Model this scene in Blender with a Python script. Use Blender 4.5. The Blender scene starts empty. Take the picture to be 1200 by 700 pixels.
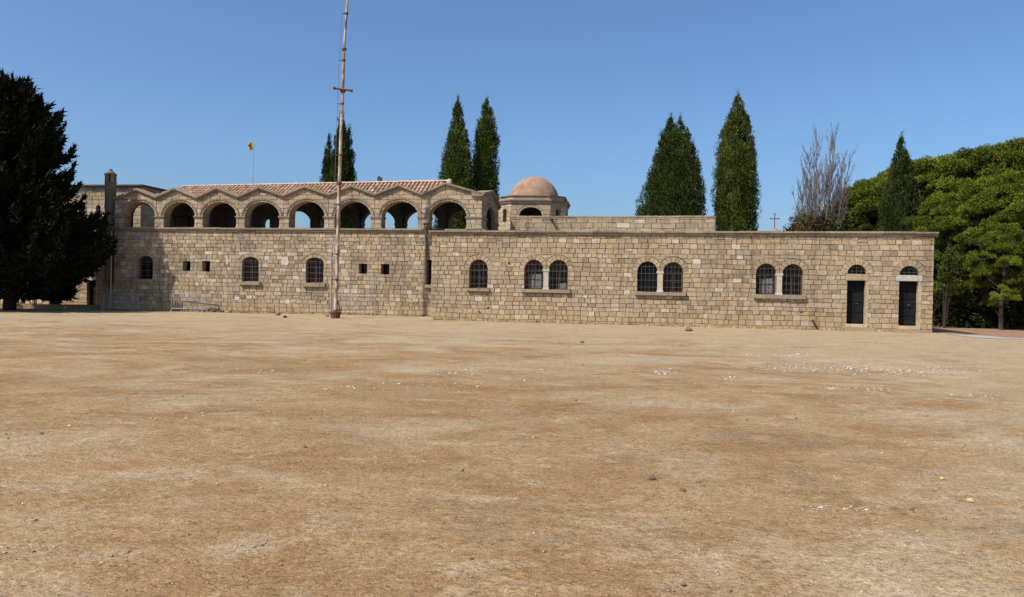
import bpy, math, random
import numpy as np
from mathutils import Vector, Matrix
from mathutils.geometry import tessellate_polygon

SC = bpy.context.scene
COL = SC.collection
rnd = random.Random(7)
nrng = np.random.default_rng(11)

# ------------------------------------------------------------------ camera
F_PX = 933.3            # 28 mm on a 36 mm frame, photograph 1200 px wide
PITCH = math.atan(10.0 / F_PX)
ROLL = math.radians(1.03)
EYE = Vector((0.0, 0.0, 1.6))
FWD = Vector((0, math.cos(PITCH), -math.sin(PITCH)))
_up0 = Vector((0, math.sin(PITCH), math.cos(PITCH)))
_rt0 = Vector((1, 0, 0))
UP = math.cos(ROLL) * _up0 - math.sin(ROLL) * _rt0
RT = math.cos(ROLL) * _rt0 + math.sin(ROLL) * _up0
cam_data = bpy.data.cameras.new('camera')
cam_data.sensor_width = 36.0
cam_data.lens = 36.0 * F_PX / 1200.0
cam_data.clip_end = 3000.0
cam = bpy.data.objects.new('camera', cam_data)
COL.objects.link(cam)
m3 = Matrix((RT, UP, -FWD)).transposed()
cam.matrix_world = Matrix.Translation(EYE) @ m3.to_4x4()
SC.camera = cam

# ------------------------------------------------------------------ light
SUN_TO = Vector((-0.72, -0.48, 1.0)).normalized()      # towards the sun: high, behind and left of the camera
SUN_EL = math.asin(SUN_TO.z)
SUN_AZ = math.atan2(SUN_TO.x, SUN_TO.y)
world = bpy.data.worlds.new('World')
SC.world = world
world.use_nodes = True
wn = world.node_tree
bg = wn.nodes['Background']
sky = wn.nodes.new('ShaderNodeTexSky')
sky.sky_type = 'NISHITA'
sky.sun_disc = False
sky.sun_elevation = SUN_EL
sky.sun_rotation = SUN_AZ
sky.altitude = 1000
sky.air_density = 1.1
sky.dust_density = 4.6
sky.ozone_density = 10.0
bal = wn.nodes.new('ShaderNodeMix')
bal.data_type = 'RGBA'
bal.blend_type = 'MULTIPLY'
bal.inputs['Factor'].default_value = 1.0
bal.inputs[7].default_value = (1.03, 1.035, 0.99, 1.0)
wn.links.new(sky.outputs[0], bal.inputs[6])
wn.links.new(bal.outputs[2], bg.inputs[0])
bg.inputs[1].default_value = 0.147
sun_d = bpy.data.lights.new('sun', 'SUN')
sun_d.energy = 5.0
sun_d.angle = math.radians(0.5)
sun_d.color = (1.0, 0.955, 0.88)
sun = bpy.data.objects.new('sun', sun_d)
COL.objects.link(sun)
sun.rotation_euler = SUN_TO.to_track_quat('Z', 'Y').to_euler()
SC.view_settings.view_transform = 'Standard'
SC.view_settings.look = 'None'
SC.view_settings.exposure = 0.1
SC.view_settings.gamma = 1.0
SC.view_settings.use_curve_mapping = False
SC.cycles.max_bounces = 6
SC.cycles.diffuse_bounces = 3

# ------------------------------------------------------------------ helpers
def ray(px, py):
    return FWD + RT * ((px - 600.0) / F_PX) - UP * ((py - 350.0) / F_PX)

def at_depth(px, py, Y):
    d = ray(px, py)
    return EYE + d * (Y / d.y)

def on_ground(px, py, z=0.0):
    d = ray(px, py)
    return EYE + d * ((z - EYE.z) / d.z)

def link(o):
    COL.objects.link(o)
    return o

def thing(name, label, cat, loc=(0, 0, 0), rotz=0.0, group=None):
    o = bpy.data.objects.new(name, None)
    o.empty_display_size = 0.3
    link(o)
    o.location = loc
    o.rotation_euler = (0, 0, rotz)
    o['label'] = label
    o['category'] = cat
    if group:
        o['group'] = group
    return o

def tag(o, label, cat, group=None):
    o['label'] = label
    o['category'] = cat
    if group:
        o['group'] = group
    return o

class MB:
    """collects faces, with one tone value per face, into one mesh"""
    def __init__(self):
        self.v, self.f, self.t = [], [], []

    def add(self, verts, faces, tone=0.5):
        n = len(self.v)
        self.v.extend([tuple(p) for p in verts])
        for fc in faces:
            self.f.append([i + n for i in fc])
            self.t.append(tone)

    def box(self, x0, x1, y0, y1, z0, z1, tone=0.5, j=0.0):
        p = [(x, y, z) for z in (z0, z1) for y in (y0, y1) for x in (x0, x1)]
        if j:
            p = [(a + rnd.uniform(-j, j), b + rnd.uniform(-j, j), c + rnd.uniform(-j, j)) for a, b, c in p]
        self.add(p, [(0, 2, 3, 1), (4, 5, 7, 6), (0, 1, 5, 4), (2, 6, 7, 3), (0, 4, 6, 2), (1, 3, 7, 5)], tone)

    def tube(self, pts, r, n=6, tone=0.5, caps=True):
        pts = [Vector(p) for p in pts]
        rs = r if isinstance(r, (list, tuple)) else [r] * len(pts)
        vs = []
        ref = None
        for i, p in enumerate(pts):
            d = (pts[min(i + 1, len(pts) - 1)] - pts[max(i - 1, 0)]).normalized()
            if ref is None:
                ref = Vector((0, 0, 1)) if abs(d.z) < 0.8 else Vector((0, 1, 0))
            a = d.cross(ref)
            if a.length < 1e-4:
                a = d.cross(Vector((1, 0, 0)))
            a.normalize()
            b = d.cross(a)
            for k in range(n):
                q = 2 * math.pi * k / n
                vs.append(p + a * (rs[i] * math.cos(q)) + b * (rs[i] * math.sin(q)))
        fs = []
        for i in range(len(pts) - 1):
            for k in range(n):
                k2 = (k + 1) % n
                fs.append((i * n + k, i * n + k2, (i + 1) * n + k2, (i + 1) * n + k))
        if caps:
            fs.append(tuple(range(n)))
            fs.append(tuple(reversed(range((len(pts) - 1) * n, len(pts) * n))))
        self.add(vs, fs, tone)

    def lathe(self, prof, n=24, cx=0.0, cy=0.0, tone=0.5, a0=0.0, a1=2 * math.pi):
        full = abs(a1 - a0 - 2 * math.pi) < 1e-6
        m = n if full else n + 1
        vs = []
        for r, z in prof:
            for k in range(m):
                q = a0 + (a1 - a0) * k / n
                vs.append((cx + r * math.cos(q), cy + r * math.sin(q), z))
        fs = []
        for i in range(len(prof) - 1):
            for k in range(n):
                k2 = (k + 1) % m
                fs.append((i * m + k, i * m + k2, (i + 1) * m + k2, (i + 1) * m + k))
        self.add(vs, fs, tone)

    def build(self, name, mat, parent=None, kind=None, smooth=False, loc=None):
        me = bpy.data.meshes.new(name)
        me.from_pydata(self.v, [], self.f)
        me.materials.append(mat)
        a = me.attributes.new('tone', 'FLOAT', 'FACE')
        a.data.foreach_set('value', np.array(self.t, dtype=np.float32))
        if smooth:
            me.polygons.foreach_set('use_smooth', [True] * len(me.polygons))
        o = bpy.data.objects.new(name, me)
        link(o)
        if parent is not None:
            o.parent = parent
        if loc is not None:
            o.location = loc
        if kind:
            o['kind'] = kind
        return o

def np_mesh(name, V, T, tone, mat, parent=None, kind=None, smooth=False):
    """fast triangle mesh from arrays"""
    me = bpy.data.meshes.new(name)
    nv, nt = len(V), len(T)
    me.vertices.add(nv)
    me.vertices.foreach_set('co', np.asarray(V, np.float32).ravel())
    me.loops.add(nt * 3)
    me.loops.foreach_set('vertex_index', np.asarray(T, np.int32).ravel())
    me.polygons.add(nt)
    me.polygons.foreach_set('loop_start', np.arange(0, nt * 3, 3, dtype=np.int32))
    me.update(calc_edges=True)
    me.materials.append(mat)
    a = me.attributes.new('tone', 'FLOAT', 'FACE')
    a.data.foreach_set('value', np.asarray(tone, np.float32))
    if smooth:
        me.polygons.foreach_set('use_smooth', np.ones(nt, dtype=bool))
    o = bpy.data.objects.new(name, me)
    link(o)
    if parent is not None:
        o.parent = parent
    if kind:
        o['kind'] = kind
    return o

def copy_tree(o, parent=None):
    c = o.copy()
    COL.objects.link(c)
    if parent is not None:
        c.parent = parent
    for ch in list(o.children):
        copy_tree(ch, c)
    return c

# ------------------------------------------------------------------ materials
def new_mat(name):
    m = bpy.data.materials.new(name)
    m.use_nodes = True
    nt = m.node_tree
    return m, nt, nt.nodes['Principled BSDF']

def ramp(nt, stops, src=None):
    r = nt.nodes.new('ShaderNodeValToRGB')
    el = r.color_ramp.elements
    while len(el) < len(stops):
        el.new(0.5)
    for e, (p, c) in zip(el, stops):
        e.position = p
        e.color = (*c, 1.0)
    if src is not None:
        nt.links.new(src, r.inputs[0])
    return r

def noise(nt, scale, detail=4, rough=0.6, vec=None, dist=0.0):
    n = nt.nodes.new('ShaderNodeTexNoise')
    n.inputs['Scale'].default_value = scale
    n.inputs['Detail'].default_value = detail
    n.inputs['Roughness'].default_value = rough
    n.inputs['Distortion'].default_value = dist
    if vec is not None:
        nt.links.new(vec, n.inputs['Vector'])
    return n

def mixc(nt, mode, a, b, fac):
    x = nt.nodes.new('ShaderNodeMix')
    x.data_type = 'RGBA'
    x.blend_type = mode
    if isinstance(fac, (int, float)):
        x.inputs['Factor'].default_value = fac
    else:
        nt.links.new(fac, x.inputs['Factor'])
    for s, k in ((a, 'A'), (b, 'B')):
        sock = [i for i in x.inputs if i.name == k and i.type == 'RGBA'][0]
        if isinstance(s, tuple):
            sock.default_value = (*s, 1.0)
        else:
            nt.links.new(s, sock)
    return [o for o in x.outputs if o.type == 'RGBA'][0]

def mathn(nt, op, a, b=None, c=None):
    x = nt.nodes.new('ShaderNodeMath')
    x.operation = op
    for i, s in enumerate((a, b, c)):
        if s is None:
            continue
        if isinstance(s, (int, float)):
            x.inputs[i].default_value = s
        else:
            nt.links.new(s, x.inputs[i])
    return x.outputs[0]

def geo_pos(nt):
    return nt.nodes.new('ShaderNodeNewGeometry').outputs['Position']

def attr(nt, name='tone'):
    a = nt.nodes.new('ShaderNodeAttribute')
    a.attribute_name = name
    return a.outputs['Fac']

def add_bump(nt, p, h, strength, dist):
    b = nt.nodes.new('ShaderNodeBump')
    b.inputs['Strength'].default_value = strength
    b.inputs['Distance'].default_value = dist
    nt.links.new(h, b.inputs['Height'])
    nt.links.new(b.outputs[0], p.inputs['Normal'])

def stone_mat(name, stops, stain=0.5, grey=(0.13, 0.115, 0.095)):
    m, nt, p = new_mat(name)
    pos = geo_pos(nt)
    r = ramp(nt, stops, attr(nt))
    n1 = noise(nt, 9.0, 5, 0.7, pos)
    g1 = ramp(nt, [(0.28, (0.62, 0.60, 0.57)), (0.5, (0.95, 0.95, 0.95)), (0.75, (1.15, 1.13, 1.10))], n1.outputs['Fac'])
    c = mixc(nt, 'MULTIPLY', r.outputs[0], g1.outputs[0], 0.9)
    n2 = noise(nt, 0.55, 5, 0.65, pos)
    f2 = ramp(nt, [(0.50, (0, 0, 0)), (0.72, (1, 1, 1))], n2.outputs['Fac'])
    c = mixc(nt, 'MIX', c, grey, mathn(nt, 'MULTIPLY', f2.outputs[0], stain))
    n3 = noise(nt, 38.0, 3, 0.6, pos)
    sp = ramp(nt, [(0.27, (0.45, 0.42, 0.38)), (0.36, (1, 1, 1))], n3.outputs['Fac'])
    c = mixc(nt, 'MULTIPLY', c, sp.outputs[0], 0.8)
    n4 = noise(nt, 2.6, 4, 0.6, pos)
    hd = ramp(nt, [(0.35, (1.06, 0.97, 0.86)), (0.5, (1, 1, 1)), (0.65, (0.95, 0.98, 1.06))], n4.outputs['Fac'])
    c = mixc(nt, 'MULTIPLY', c, hd.outputs[0], 1.0)
    # soil splashed on the lowest courses, rain streaks running down from the coping
    sp_ = nt.nodes.new('ShaderNodeSeparateXYZ')
    nt.links.new(pos, sp_.inputs[0])
    n5 = noise(nt, 1.1, 4, 0.6, pos)
    lowz = nt.nodes.new('ShaderNodeMapRange')
    nt.links.new(mathn(nt, 'SUBTRACT', sp_.outputs[2], mathn(nt, 'MULTIPLY', n5.outputs['Fac'], 0.9)), lowz.inputs['Value'])
    lowz.inputs['From Min'].default_value = -0.35
    lowz.inputs['From Max'].default_value = 0.35
    lowz.inputs['To Min'].default_value = 0.55
    lowz.inputs['To Max'].default_value = 0.0
    c = mixc(nt, 'MIX', c, (0.44, 0.31, 0.16), lowz.outputs[0])
    mps = nt.nodes.new('ShaderNodeMapping')
    mps.inputs['Scale'].default_value = (3.2, 3.2, 0.16)
    nt.links.new(pos, mps.inputs[0])
    n6 = noise(nt, 1.0, 5, 0.7, mps.outputs[0])
    st_ = ramp(nt, [(0.52, (1, 1, 1)), (0.66, (0.66, 0.63, 0.60))], n6.outputs['Fac'])
    c = mixc(nt, 'MULTIPLY', c, st_.outputs[0], 0.8)
    nt.links.new(c, p.inputs['Base Color'])
    p.inputs['Roughness'].default_value = 0.93
    p.inputs['Specular IOR Level'].default_value = 0.15
    h = mathn(nt, 'ADD', n1.outputs['Fac'], mathn(nt, 'MULTIPLY', n3.outputs['Fac'], 0.5))
    add_bump(nt, p, h, 0.7, 0.04)
    return m

TAN = [(0.0, (0.25, 0.185, 0.115)), (0.10, (0.25, 0.185, 0.118)), (0.35, (0.355, 0.266, 0.168)),
       (0.6, (0.425, 0.322, 0.204)), (0.82, (0.485, 0.375, 0.246)), (1.0, (0.56, 0.475, 0.36))]
OLD = [(0.0, (0.21, 0.16, 0.105)), (0.10, (0.25, 0.19, 0.125)), (0.35, (0.355, 0.272, 0.178)),
       (0.6, (0.425, 0.330, 0.215)), (0.82, (0.49, 0.388, 0.262)), (1.0, (0.57, 0.485, 0.375))]
M_STONE = stone_mat('tan limestone', TAN, 0.35)
M_OLD = stone_mat('weathered limestone', OLD, 0.45)
M_TRIM = stone_mat('grey trim stone', [(0, (0.20, 0.16, 0.115)), (0.5, (0.285, 0.225, 0.155)), (1, (0.40, 0.33, 0.235))], 0.5)
M_PALE = stone_mat('pale limestone', [(0, (0.45, 0.40, 0.32)), (1, (0.62, 0.56, 0.47))], 0.12)

def plain(name, c, rough=0.7, nscale=6.0, var=0.35, bump=0.2, metallic=0.0, bd=0.01):
    m, nt, p = new_mat(name)
    pos = geo_pos(nt)
    n = noise(nt, nscale, 5, 0.65, pos)
    lo = tuple(x * (1 - var) for x in c)
    hi = tuple(min(1, x * (1 + var)) for x in c)
    r = ramp(nt, [(0.3, lo), (0.7, hi)], n.outputs['Fac'])
    nt.links.new(r.outputs[0], p.inputs['Base Color'])
    p.inputs['Roughness'].default_value = rough
    p.inputs['Metallic'].default_value = metallic
    if bump:
        add_bump(nt, p, n.outputs['Fac'], bump, bd)
    return m

M_PLASTER = plain('dome plaster', (0.30, 0.182, 0.112), 0.92, 2.2, 0.32, 0.3)
M_DARKROOF = plain('dark roof edge', (0.10, 0.06, 0.045), 0.9)
M_DOOR = plain('black painted boards', (0.011, 0.0115, 0.013), 0.8, 14, 0.6)
M_DOOR.node_tree.nodes['Principled BSDF'].inputs['Specular IOR Level'].default_value = 0.15
M_IRON = plain('iron bars', (0.13, 0.115, 0.10), 0.7, 20, 0.4, 0.0)
M_DARKPIPE = plain('dark iron pipe', (0.035, 0.028, 0.024), 0.6, 20, 0.4)
M_BROWNPIPE = plain('brown painted pipe', (0.09, 0.055, 0.035), 0.6, 12, 0.4)
M_REDWOOD = plain('red brown window wood', (0.075, 0.032, 0.022), 0.7, 15, 0.4)
M_CURTAIN = plain('dusty white cloth', (0.13, 0.13, 0.135), 0.9, 10, 0.3)
M_STEEL = plain('galvanised steel', (0.30, 0.305, 0.31), 0.6, 25, 0.25, 0.0, 0.2)
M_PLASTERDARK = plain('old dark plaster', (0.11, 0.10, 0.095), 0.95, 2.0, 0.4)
M_BARK = plain('brown bark', (0.050, 0.036, 0.028), 0.95, 9, 0.5, 0.6)
M_BAREBARK = plain('grey bare bark', (0.150, 0.122, 0.104), 0.95, 9, 0.4, 0.3)
M_ROCK = plain('grey brown rock', (0.19, 0.135, 0.085), 0.95, 16, 0.45, 0.5)
M_YROCK = plain('yellow rock', (0.46, 0.33, 0.15), 0.95, 16, 0.3, 0.4)
M_WROCK = plain('white rock', (0.44, 0.39, 0.32), 0.95, 16, 0.2, 0.4)
M_REDROCK = plain('red brown rock', (0.15, 0.085, 0.052), 0.95, 16, 0.4, 0.4)
M_ROPE = plain('grey rope', (0.16, 0.15, 0.14), 0.9, 20, 0.2, 0.0)
M_RIDGE = plain('mortar ridge', (0.50, 0.38, 0.28), 0.95, 6, 0.3, 0.4)

m, nt, p = new_mat('window glass')
p.inputs['Base Color'].default_value = (0.004, 0.004, 0.005, 1)
p.inputs['Specular IOR Level'].default_value = 0.25
p.inputs['Roughness'].default_value = 0.08
n_ = noise(nt, 5.0, 3, 0.5, geo_pos(nt))
add_bump(nt, p, n_.outputs['Fac'], 0.15, 0.02)
M_GLASS = m

# terracotta tiles: one tone per tile
m, nt, p = new_mat('terracotta tiles')
pos = geo_pos(nt)
r = ramp(nt, [(0, (0.26, 0.14, 0.09)), (0.4, (0.43, 0.245, 0.150)), (0.75, (0.50, 0.315, 0.205)), (1, (0.57, 0.45, 0.34))], attr(nt))
n1 = noise(nt, 14, 4, 0.6, pos)
g = ramp(nt, [(0.3, (0.65, 0.62, 0.6)), (0.7, (1.1, 1.1, 1.1))], n1.outputs['Fac'])
c = mixc(nt, 'MULTIPLY', r.outputs[0], g.outputs[0], 0.8)
nt.links.new(c, p.inputs['Base Color'])
p.inputs['Roughness'].default_value = 0.9
M_TILE = m

# mast: pale paint worn through to rust
m, nt, p = new_mat('rusting pale paint')
pos = geo_pos(nt)
mp = nt.nodes.new('ShaderNodeMapping')
mp.inputs['Scale'].default_value = (2.0, 2.0, 0.55)
nt.links.new(pos, mp.inputs[0])
n1 = noise(nt, 2.3, 6, 0.7, mp.outputs[0], 0.4)
r = ramp(nt, [(0.44, (0.50, 0.43, 0.37)), (0.53, (0.34, 0.20, 0.13)), (0.61, (0.18, 0.09, 0.05))], n1.outputs['Fac'])
nt.links.new(r.outputs[0], p.inputs['Base Color'])
p.inputs['Roughness'].default_value = 0.75
M_MAST = m
M_RUST = plain('brown rust', (0.13, 0.055, 0.03), 0.9, 15, 0.5, 0.4)

def leaf_mat(name, lo, mid, hi, trans=0.0):
    m, nt, p = new_mat(name)
    r = ramp(nt, [(0.0, lo), (0.5, mid), (1.0, hi)], attr(nt))
    n1 = noise(nt, 0.9, 3, 0.5, geo_pos(nt))
    g = ramp(nt, [(0.35, (0.72, 0.74, 0.75)), (0.65, (1.18, 1.14, 1.0))], n1.outputs['Fac'])
    c = mixc(nt, 'MULTIPLY', r.outputs[0], g.outputs[0], 0.8)
    nt.links.new(c, p.inputs['Base Color'])
    p.inputs['Roughness'].default_value = 0.85
    p.inputs['Specular IOR Level'].default_value = 0.08
    return m

M_CYP = leaf_mat('cypress foliage', (0.020, 0.030, 0.006), (0.078, 0.100, 0.018), (0.140, 0.165, 0.030))
M_CYPDARK = leaf_mat('dark cypress foliage', (0.014, 0.022, 0.006), (0.048, 0.066, 0.015), (0.090, 0.110, 0.025))
M_PINE = leaf_mat('pine foliage', (0.020, 0.028, 0.005), (0.105, 0.130, 0.013), (0.205, 0.235, 0.027))
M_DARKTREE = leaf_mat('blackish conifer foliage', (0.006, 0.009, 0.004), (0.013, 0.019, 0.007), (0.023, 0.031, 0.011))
M_BUSH = leaf_mat('bush foliage', (0.03, 0.045, 0.010), (0.10, 0.13, 0.020), (0.20, 0.22, 0.04))
M_IVY = leaf_mat('ivy and dead leaves', (0.09, 0.045, 0.022), (0.055, 0.075, 0.018), (0.10, 0.12, 0.03))
M_UNDER = leaf_mat('forest undergrowth', (0.010, 0.013, 0.005), (0.021, 0.027, 0.008), (0.038, 0.045, 0.013))  # near black, with the shade of the wood put into the colour
M_STRAW = leaf_mat('dry straw', (0.20, 0.125, 0.055), (0.34, 0.23, 0.105), (0.52, 0.42, 0.26))

# ground: pale dust, orange dry grass, brown scuffs
m, nt, p = new_mat('dry dusty ground')
pos = geo_pos(nt)
mp = nt.nodes.new('ShaderNodeMapping')
mp.inputs['Rotation'].default_value = (0, 0, 0.2)
mp.inputs['Scale'].default_value = (0.75, 1.0, 1.0)
nt.links.new(pos, mp.inputs[0])
vec = mp.outputs[0]
sep = nt.nodes.new('ShaderNodeSeparateXYZ')
nt.links.new(pos, sep.inputs[0])
mr = nt.nodes.new('ShaderNodeMapRange')          # trodden dust towards the walls and to the right
mr.inputs['From Min'].default_value = 14.0
mr.inputs['From Max'].default_value = 33.0
mr.inputs['To Min'].default_value = 0.0
mr.inputs['To Max'].default_value = 0.13
nt.links.new(mathn(nt, 'ADD', sep.outputs[1], mathn(nt, 'MULTIPLY', sep.outputs[0], 0.25)), mr.inputs['Value'])
mr2 = nt.nodes.new('ShaderNodeMapRange')
mr2.inputs['From Min'].default_value = 1.0
mr2.inputs['From Max'].default_value = 5.0
mr2.inputs['To Min'].default_value = 0.0
mr2.inputs['To Max'].default_value = 0.075
nt.links.new(mathn(nt, 'SUBTRACT', sep.outputs[0], mathn(nt, 'MULTIPLY', sep.outputs[1], 0.17)), mr2.inputs['Value'])
bias = mathn(nt, 'ADD', mr.outputs[0], mr2.outputs[0])
def patch(scale, detail, rough, lo, hi, b=None, off=0.0, dist=0.5):
    m_ = nt.nodes.new('ShaderNodeMapping')
    m_.inputs['Location'].default_value = (off, off * 1.7, 0)
    nt.links.new(vec, m_.inputs[0])
    n_ = noise(nt, scale, detail, rough, m_.outputs[0], dist)
    v = n_.outputs['Fac'] if b is None else mathn(nt, 'ADD', n_.outputs['Fac'], b)
    return ramp(nt, [(lo, (0, 0, 0)), (hi, (1, 1, 1))], v).outputs[0]
nC = noise(nt, 5.0, 6, 0.72, vec)
nD = noise(nt, 34.0, 4, 0.7, vec)
nE = noise(nt, 150.0, 2, 0.6, vec)
nT = noise(nt, 0.9, 6, 0.7, vec, 0.3)
thatch = ramp(nt, [(0.36, (0.355, 0.236, 0.126)), (0.5, (0.318, 0.200, 0.097)), (0.62, (0.272, 0.162, 0.072))], nT.outputs['Fac'])
nP = noise(nt, 1.3, 6, 0.7, vec, 0.2)
dust = ramp(nt, [(0.36, (0.360, 0.266, 0.160)), (0.5, (0.400, 0.296, 0.178)), (0.64, (0.445, 0.342, 0.217))], nP.outputs['Fac'])
c = mixc(nt, 'MIX', thatch.outputs[0], dust.outputs[0], patch(0.34, 9, 0.70, 0.50, 0.63, bias, 3.0))
c = mixc(nt, 'MIX', c, dust.outputs[0], mathn(nt, 'MULTIPLY', patch(1.5, 8, 0.75, 0.545, 0.63, bias, 9.0), 0.7))
c = mixc(nt, 'MIX', c, (0.215, 0.155, 0.100), mathn(nt, 'MULTIPLY', patch(0.55, 9, 0.74, 0.56, 0.68, None, 17.0), 0.6))
c = mixc(nt, 'MIX', c, (0.33, 0.175, 0.058), mathn(nt, 'MULTIPLY', patch(0.8, 8, 0.72, 0.57, 0.67, None, 29.0), 0.42))
nH = noise(nt, 9.0, 7, 0.80, vec, 0.2)
hh_ = ramp(nt, [(0.36, (0.70, 0.68, 0.66)), (0.46, (0.96, 0.95, 0.94)), (0.55, (1.03, 1.03, 1.03)), (0.66, (1.24, 1.25, 1.27))], nH.outputs['Fac'])
c = mixc(nt, 'MULTIPLY', c, hh_.outputs[0], 0.9)
g = ramp(nt, [(0.35, (0.50, 0.48, 0.46)), (0.46, (0.95, 0.94, 0.93)), (0.55, (1.04, 1.04, 1.04)), (0.66, (1.42, 1.41, 1.38))], nD.outputs['Fac'])
c = mixc(nt, 'MULTIPLY', c, g.outputs[0], 0.75)
g2 = ramp(nt, [(0.33, (0.40, 0.38, 0.35)), (0.5, (1, 1, 1)), (0.67, (1.6, 1.58, 1.55))], nE.outputs['Fac'])
c = mixc(nt, 'MULTIPLY', c, g2.outputs[0], 0.65)
# streaks of whitish chalk
nW = noise(nt, 1.6, 7, 0.78, vec, 0.6)
nW2 = noise(nt, 0.22, 2, 0.5, vec)
w = mathn(nt, 'MULTIPLY', ramp(nt, [(0.62, (0, 0, 0)), (0.68, (1, 1, 1))], nW.outputs['Fac']).outputs[0],
          ramp(nt, [(0.48, (0, 0, 0)), (0.60, (1, 1, 1))], nW2.outputs['Fac']).outputs[0])
c = mixc(nt, 'MIX', c, (0.47, 0.41, 0.33), mathn(nt, 'MULTIPLY', w, 0.7))
nt.links.new(c, p.inputs['Base Color'])
p.inputs['Roughness'].default_value = 0.97
p.inputs['Specular IOR Level'].default_value = 0.1
h = mathn(nt, 'ADD', mathn(nt, 'MULTIPLY', nC.outputs['Fac'], 0.8), mathn(nt, 'MULTIPLY', nD.outputs['Fac'], 0.45))
h = mathn(nt, 'ADD', h, mathn(nt, 'MULTIPLY', nE.outputs['Fac'], 0.10))
add_bump(nt, p, h, 0.75, 0.06)
M_GROUND = m
M_PATH = plain('pale gravel', (0.36, 0.315, 0.255), 0.97, 20, 0.25, 0.4, 0, 0.02)
M_REDSOIL = plain('reddish soil', (0.27, 0.155, 0.085), 0.97, 4, 0.3, 0.4, 0, 0.03)

# ------------------------------------------------------------------ ground
def ground_z(x, y):
    z = 0.085 * np.exp(-((x + 6) / 7.0) ** 2 - ((y - 43.5) / 2.2) ** 2)
    z = z + 0.03 * np.exp(-((x + 18) / 8.0) ** 2 - ((y - 45) / 3.0) ** 2)
    z = z - 0.13 * (1 / (1 + np.exp(-(x - 21.0) / 0.35))) * (1 / (1 + np.exp(-(y - 33.0) / 1.2)))
    z = z + 0.022 * np.sin(x * 0.55 + 1.0) * np.sin(y * 0.43) * np.clip((40 - y) / 12, 0, 1) * np.clip((y - 1) / 4, 0, 1)
    return z

xs = np.unique(np.concatenate([np.linspace(-400, -40, 13), np.linspace(-40, -9, 63), np.linspace(-9, 9, 181),
                               np.linspace(9, 40, 90), np.linspace(40, 400, 13)]))
ys = np.unique(np.concatenate([np.linspace(-60, 2, 16), np.linspace(2, 14, 150), np.linspace(14, 60, 110), np.linspace(60, 700, 18)]))
GX, GY = np.meshgrid(xs, ys)
GZ = ground_z(GX, GY)
near = np.clip((14 - GY) / 6, 0, 1) * np.clip((GY - 1) / 2, 0, 1) * (np.abs(GX) < 9)
GZ = GZ + nrng.normal(0, 0.0045, GX.shape) * near
V = np.stack([GX.ravel(), GY.ravel(), GZ.ravel()], 1)
nx, ny = len(xs), len(ys)
I = (np.arange(ny - 1)[:, None] * nx + np.arange(nx - 1)[None, :]).ravel()
T = np.concatenate([np.stack([I, I + 1, I + nx + 1], 1), np.stack([I, I + nx + 1, I + nx], 1)])
np_mesh('ground', V, T, np.zeros(len(T)), M_GROUND, kind='structure', smooth=True)

def gz(x, y):
    return float(ground_z(np.float64(x), np.float64(y)))

def sheet(name, mat, xs_, yf0, yf1, lift, nyy=6):
    """a sheet lying lift above the ground, between two edge functions of x"""
    vs, fs = [], []
    for x in xs_:
        for k in range(nyy + 1):
            y = yf0(x) + (yf1(x) - yf0(x)) * k / nyy
            vs.append((x, y, gz(x, y) + lift))
    m_ = nyy + 1
    for i in range(len(xs_) - 1):
        for k in range(nyy):
            fs.append((i * m_ + k, (i + 1) * m_ + k, (i + 1) * m_ + k + 1, i * m_ + k + 1))
    b = MB()
    b.add(vs, fs)
    return b.build(name, mat, kind='structure')

XP = [19.75 + 0.25 * i for i in range(30)] + [28 + 2.0 * i for i in range(30)]
def wob(x, a, s):
    return a * (math.sin(x * 1.7 + s) + 0.6 * math.sin(x * 4.3 + s * 2))
sheet('path', M_PATH, [19.0 + 0.25 * i for i in range(33)] + [28 + 2.0 * i for i in range(30)],
      lambda x: 31.9 + wob(x, 0.15, 1) - 0.04 * (x - 20), lambda x: 34.9 + wob(x, 0.12, 2) - 0.10 * max(0, x - 20), 0.012)
sheet('soil_strip', M_REDSOIL, XP, lambda x: 35.3 + wob(x, 0.15, 2) - 0.10 * max(0, x - 20), lambda x: 46.5, 0.010, 8)

# ------------------------------------------------------------------ masonry
class Hole:
    def __init__(s, x0, x1, zb, zt, rise=None, ring=0.0, jamb=0.0):
        s.cx, s.hw = (x0 + x1) / 2, (x1 - x0) / 2
        s.zb, s.zt = zb, zt
        s.rise = s.hw if rise is None else rise
        s.zs = zt - s.rise
        s.ring, s.jamb = ring, jamb

    def poly(s, n=12):
        if s.rise < 1e-4:
            return [(s.cx - s.hw, s.zb), (s.cx - s.hw, s.zt), (s.cx + s.hw, s.zt), (s.cx + s.hw, s.zb)]
        pts = [(s.cx - s.hw, s.zb)]
        for k in range(n + 1):
            a = math.pi - math.pi * k / n
            pts.append((s.cx + s.hw * math.cos(a), s.zs + s.rise * math.sin(a)))
        pts.append((s.cx + s.hw, s.zb))
        return pts

    def w(s, z):
        top = s.zt + s.ring
        if z < s.zb or z > top:
            return 0.0
        if z <= s.zs:
            return s.hw + s.jamb
        if s.rise < 1e-4:
            return s.hw + s.jamb
        q = (z - s.zs) / (s.rise + s.ring)
        return (s.hw + s.ring) * math.sqrt(max(0.0, 1 - q * q))

    def edges(s):
        return [s.zb, s.zt + s.ring] + ([s.zs] if s.rise > 1e-4 else [])

def clip_half(poly, m_, c_):
    """keep z <= m*u + c"""
    out = []
    n = len(poly)
    for i in range(n):
        a, b = poly[i], poly[(i + 1) % n]
        da, db = m_ * a[0] + c_ - a[1], m_ * b[0] + c_ - b[1]
        if da >= 0:
            out.append(a)
        if da * db < 0:
            q = da / (da - db)
            out.append((a[0] + (b[0] - a[0]) * q, a[1] + (b[1] - a[1]) * q))
    return out

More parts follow.
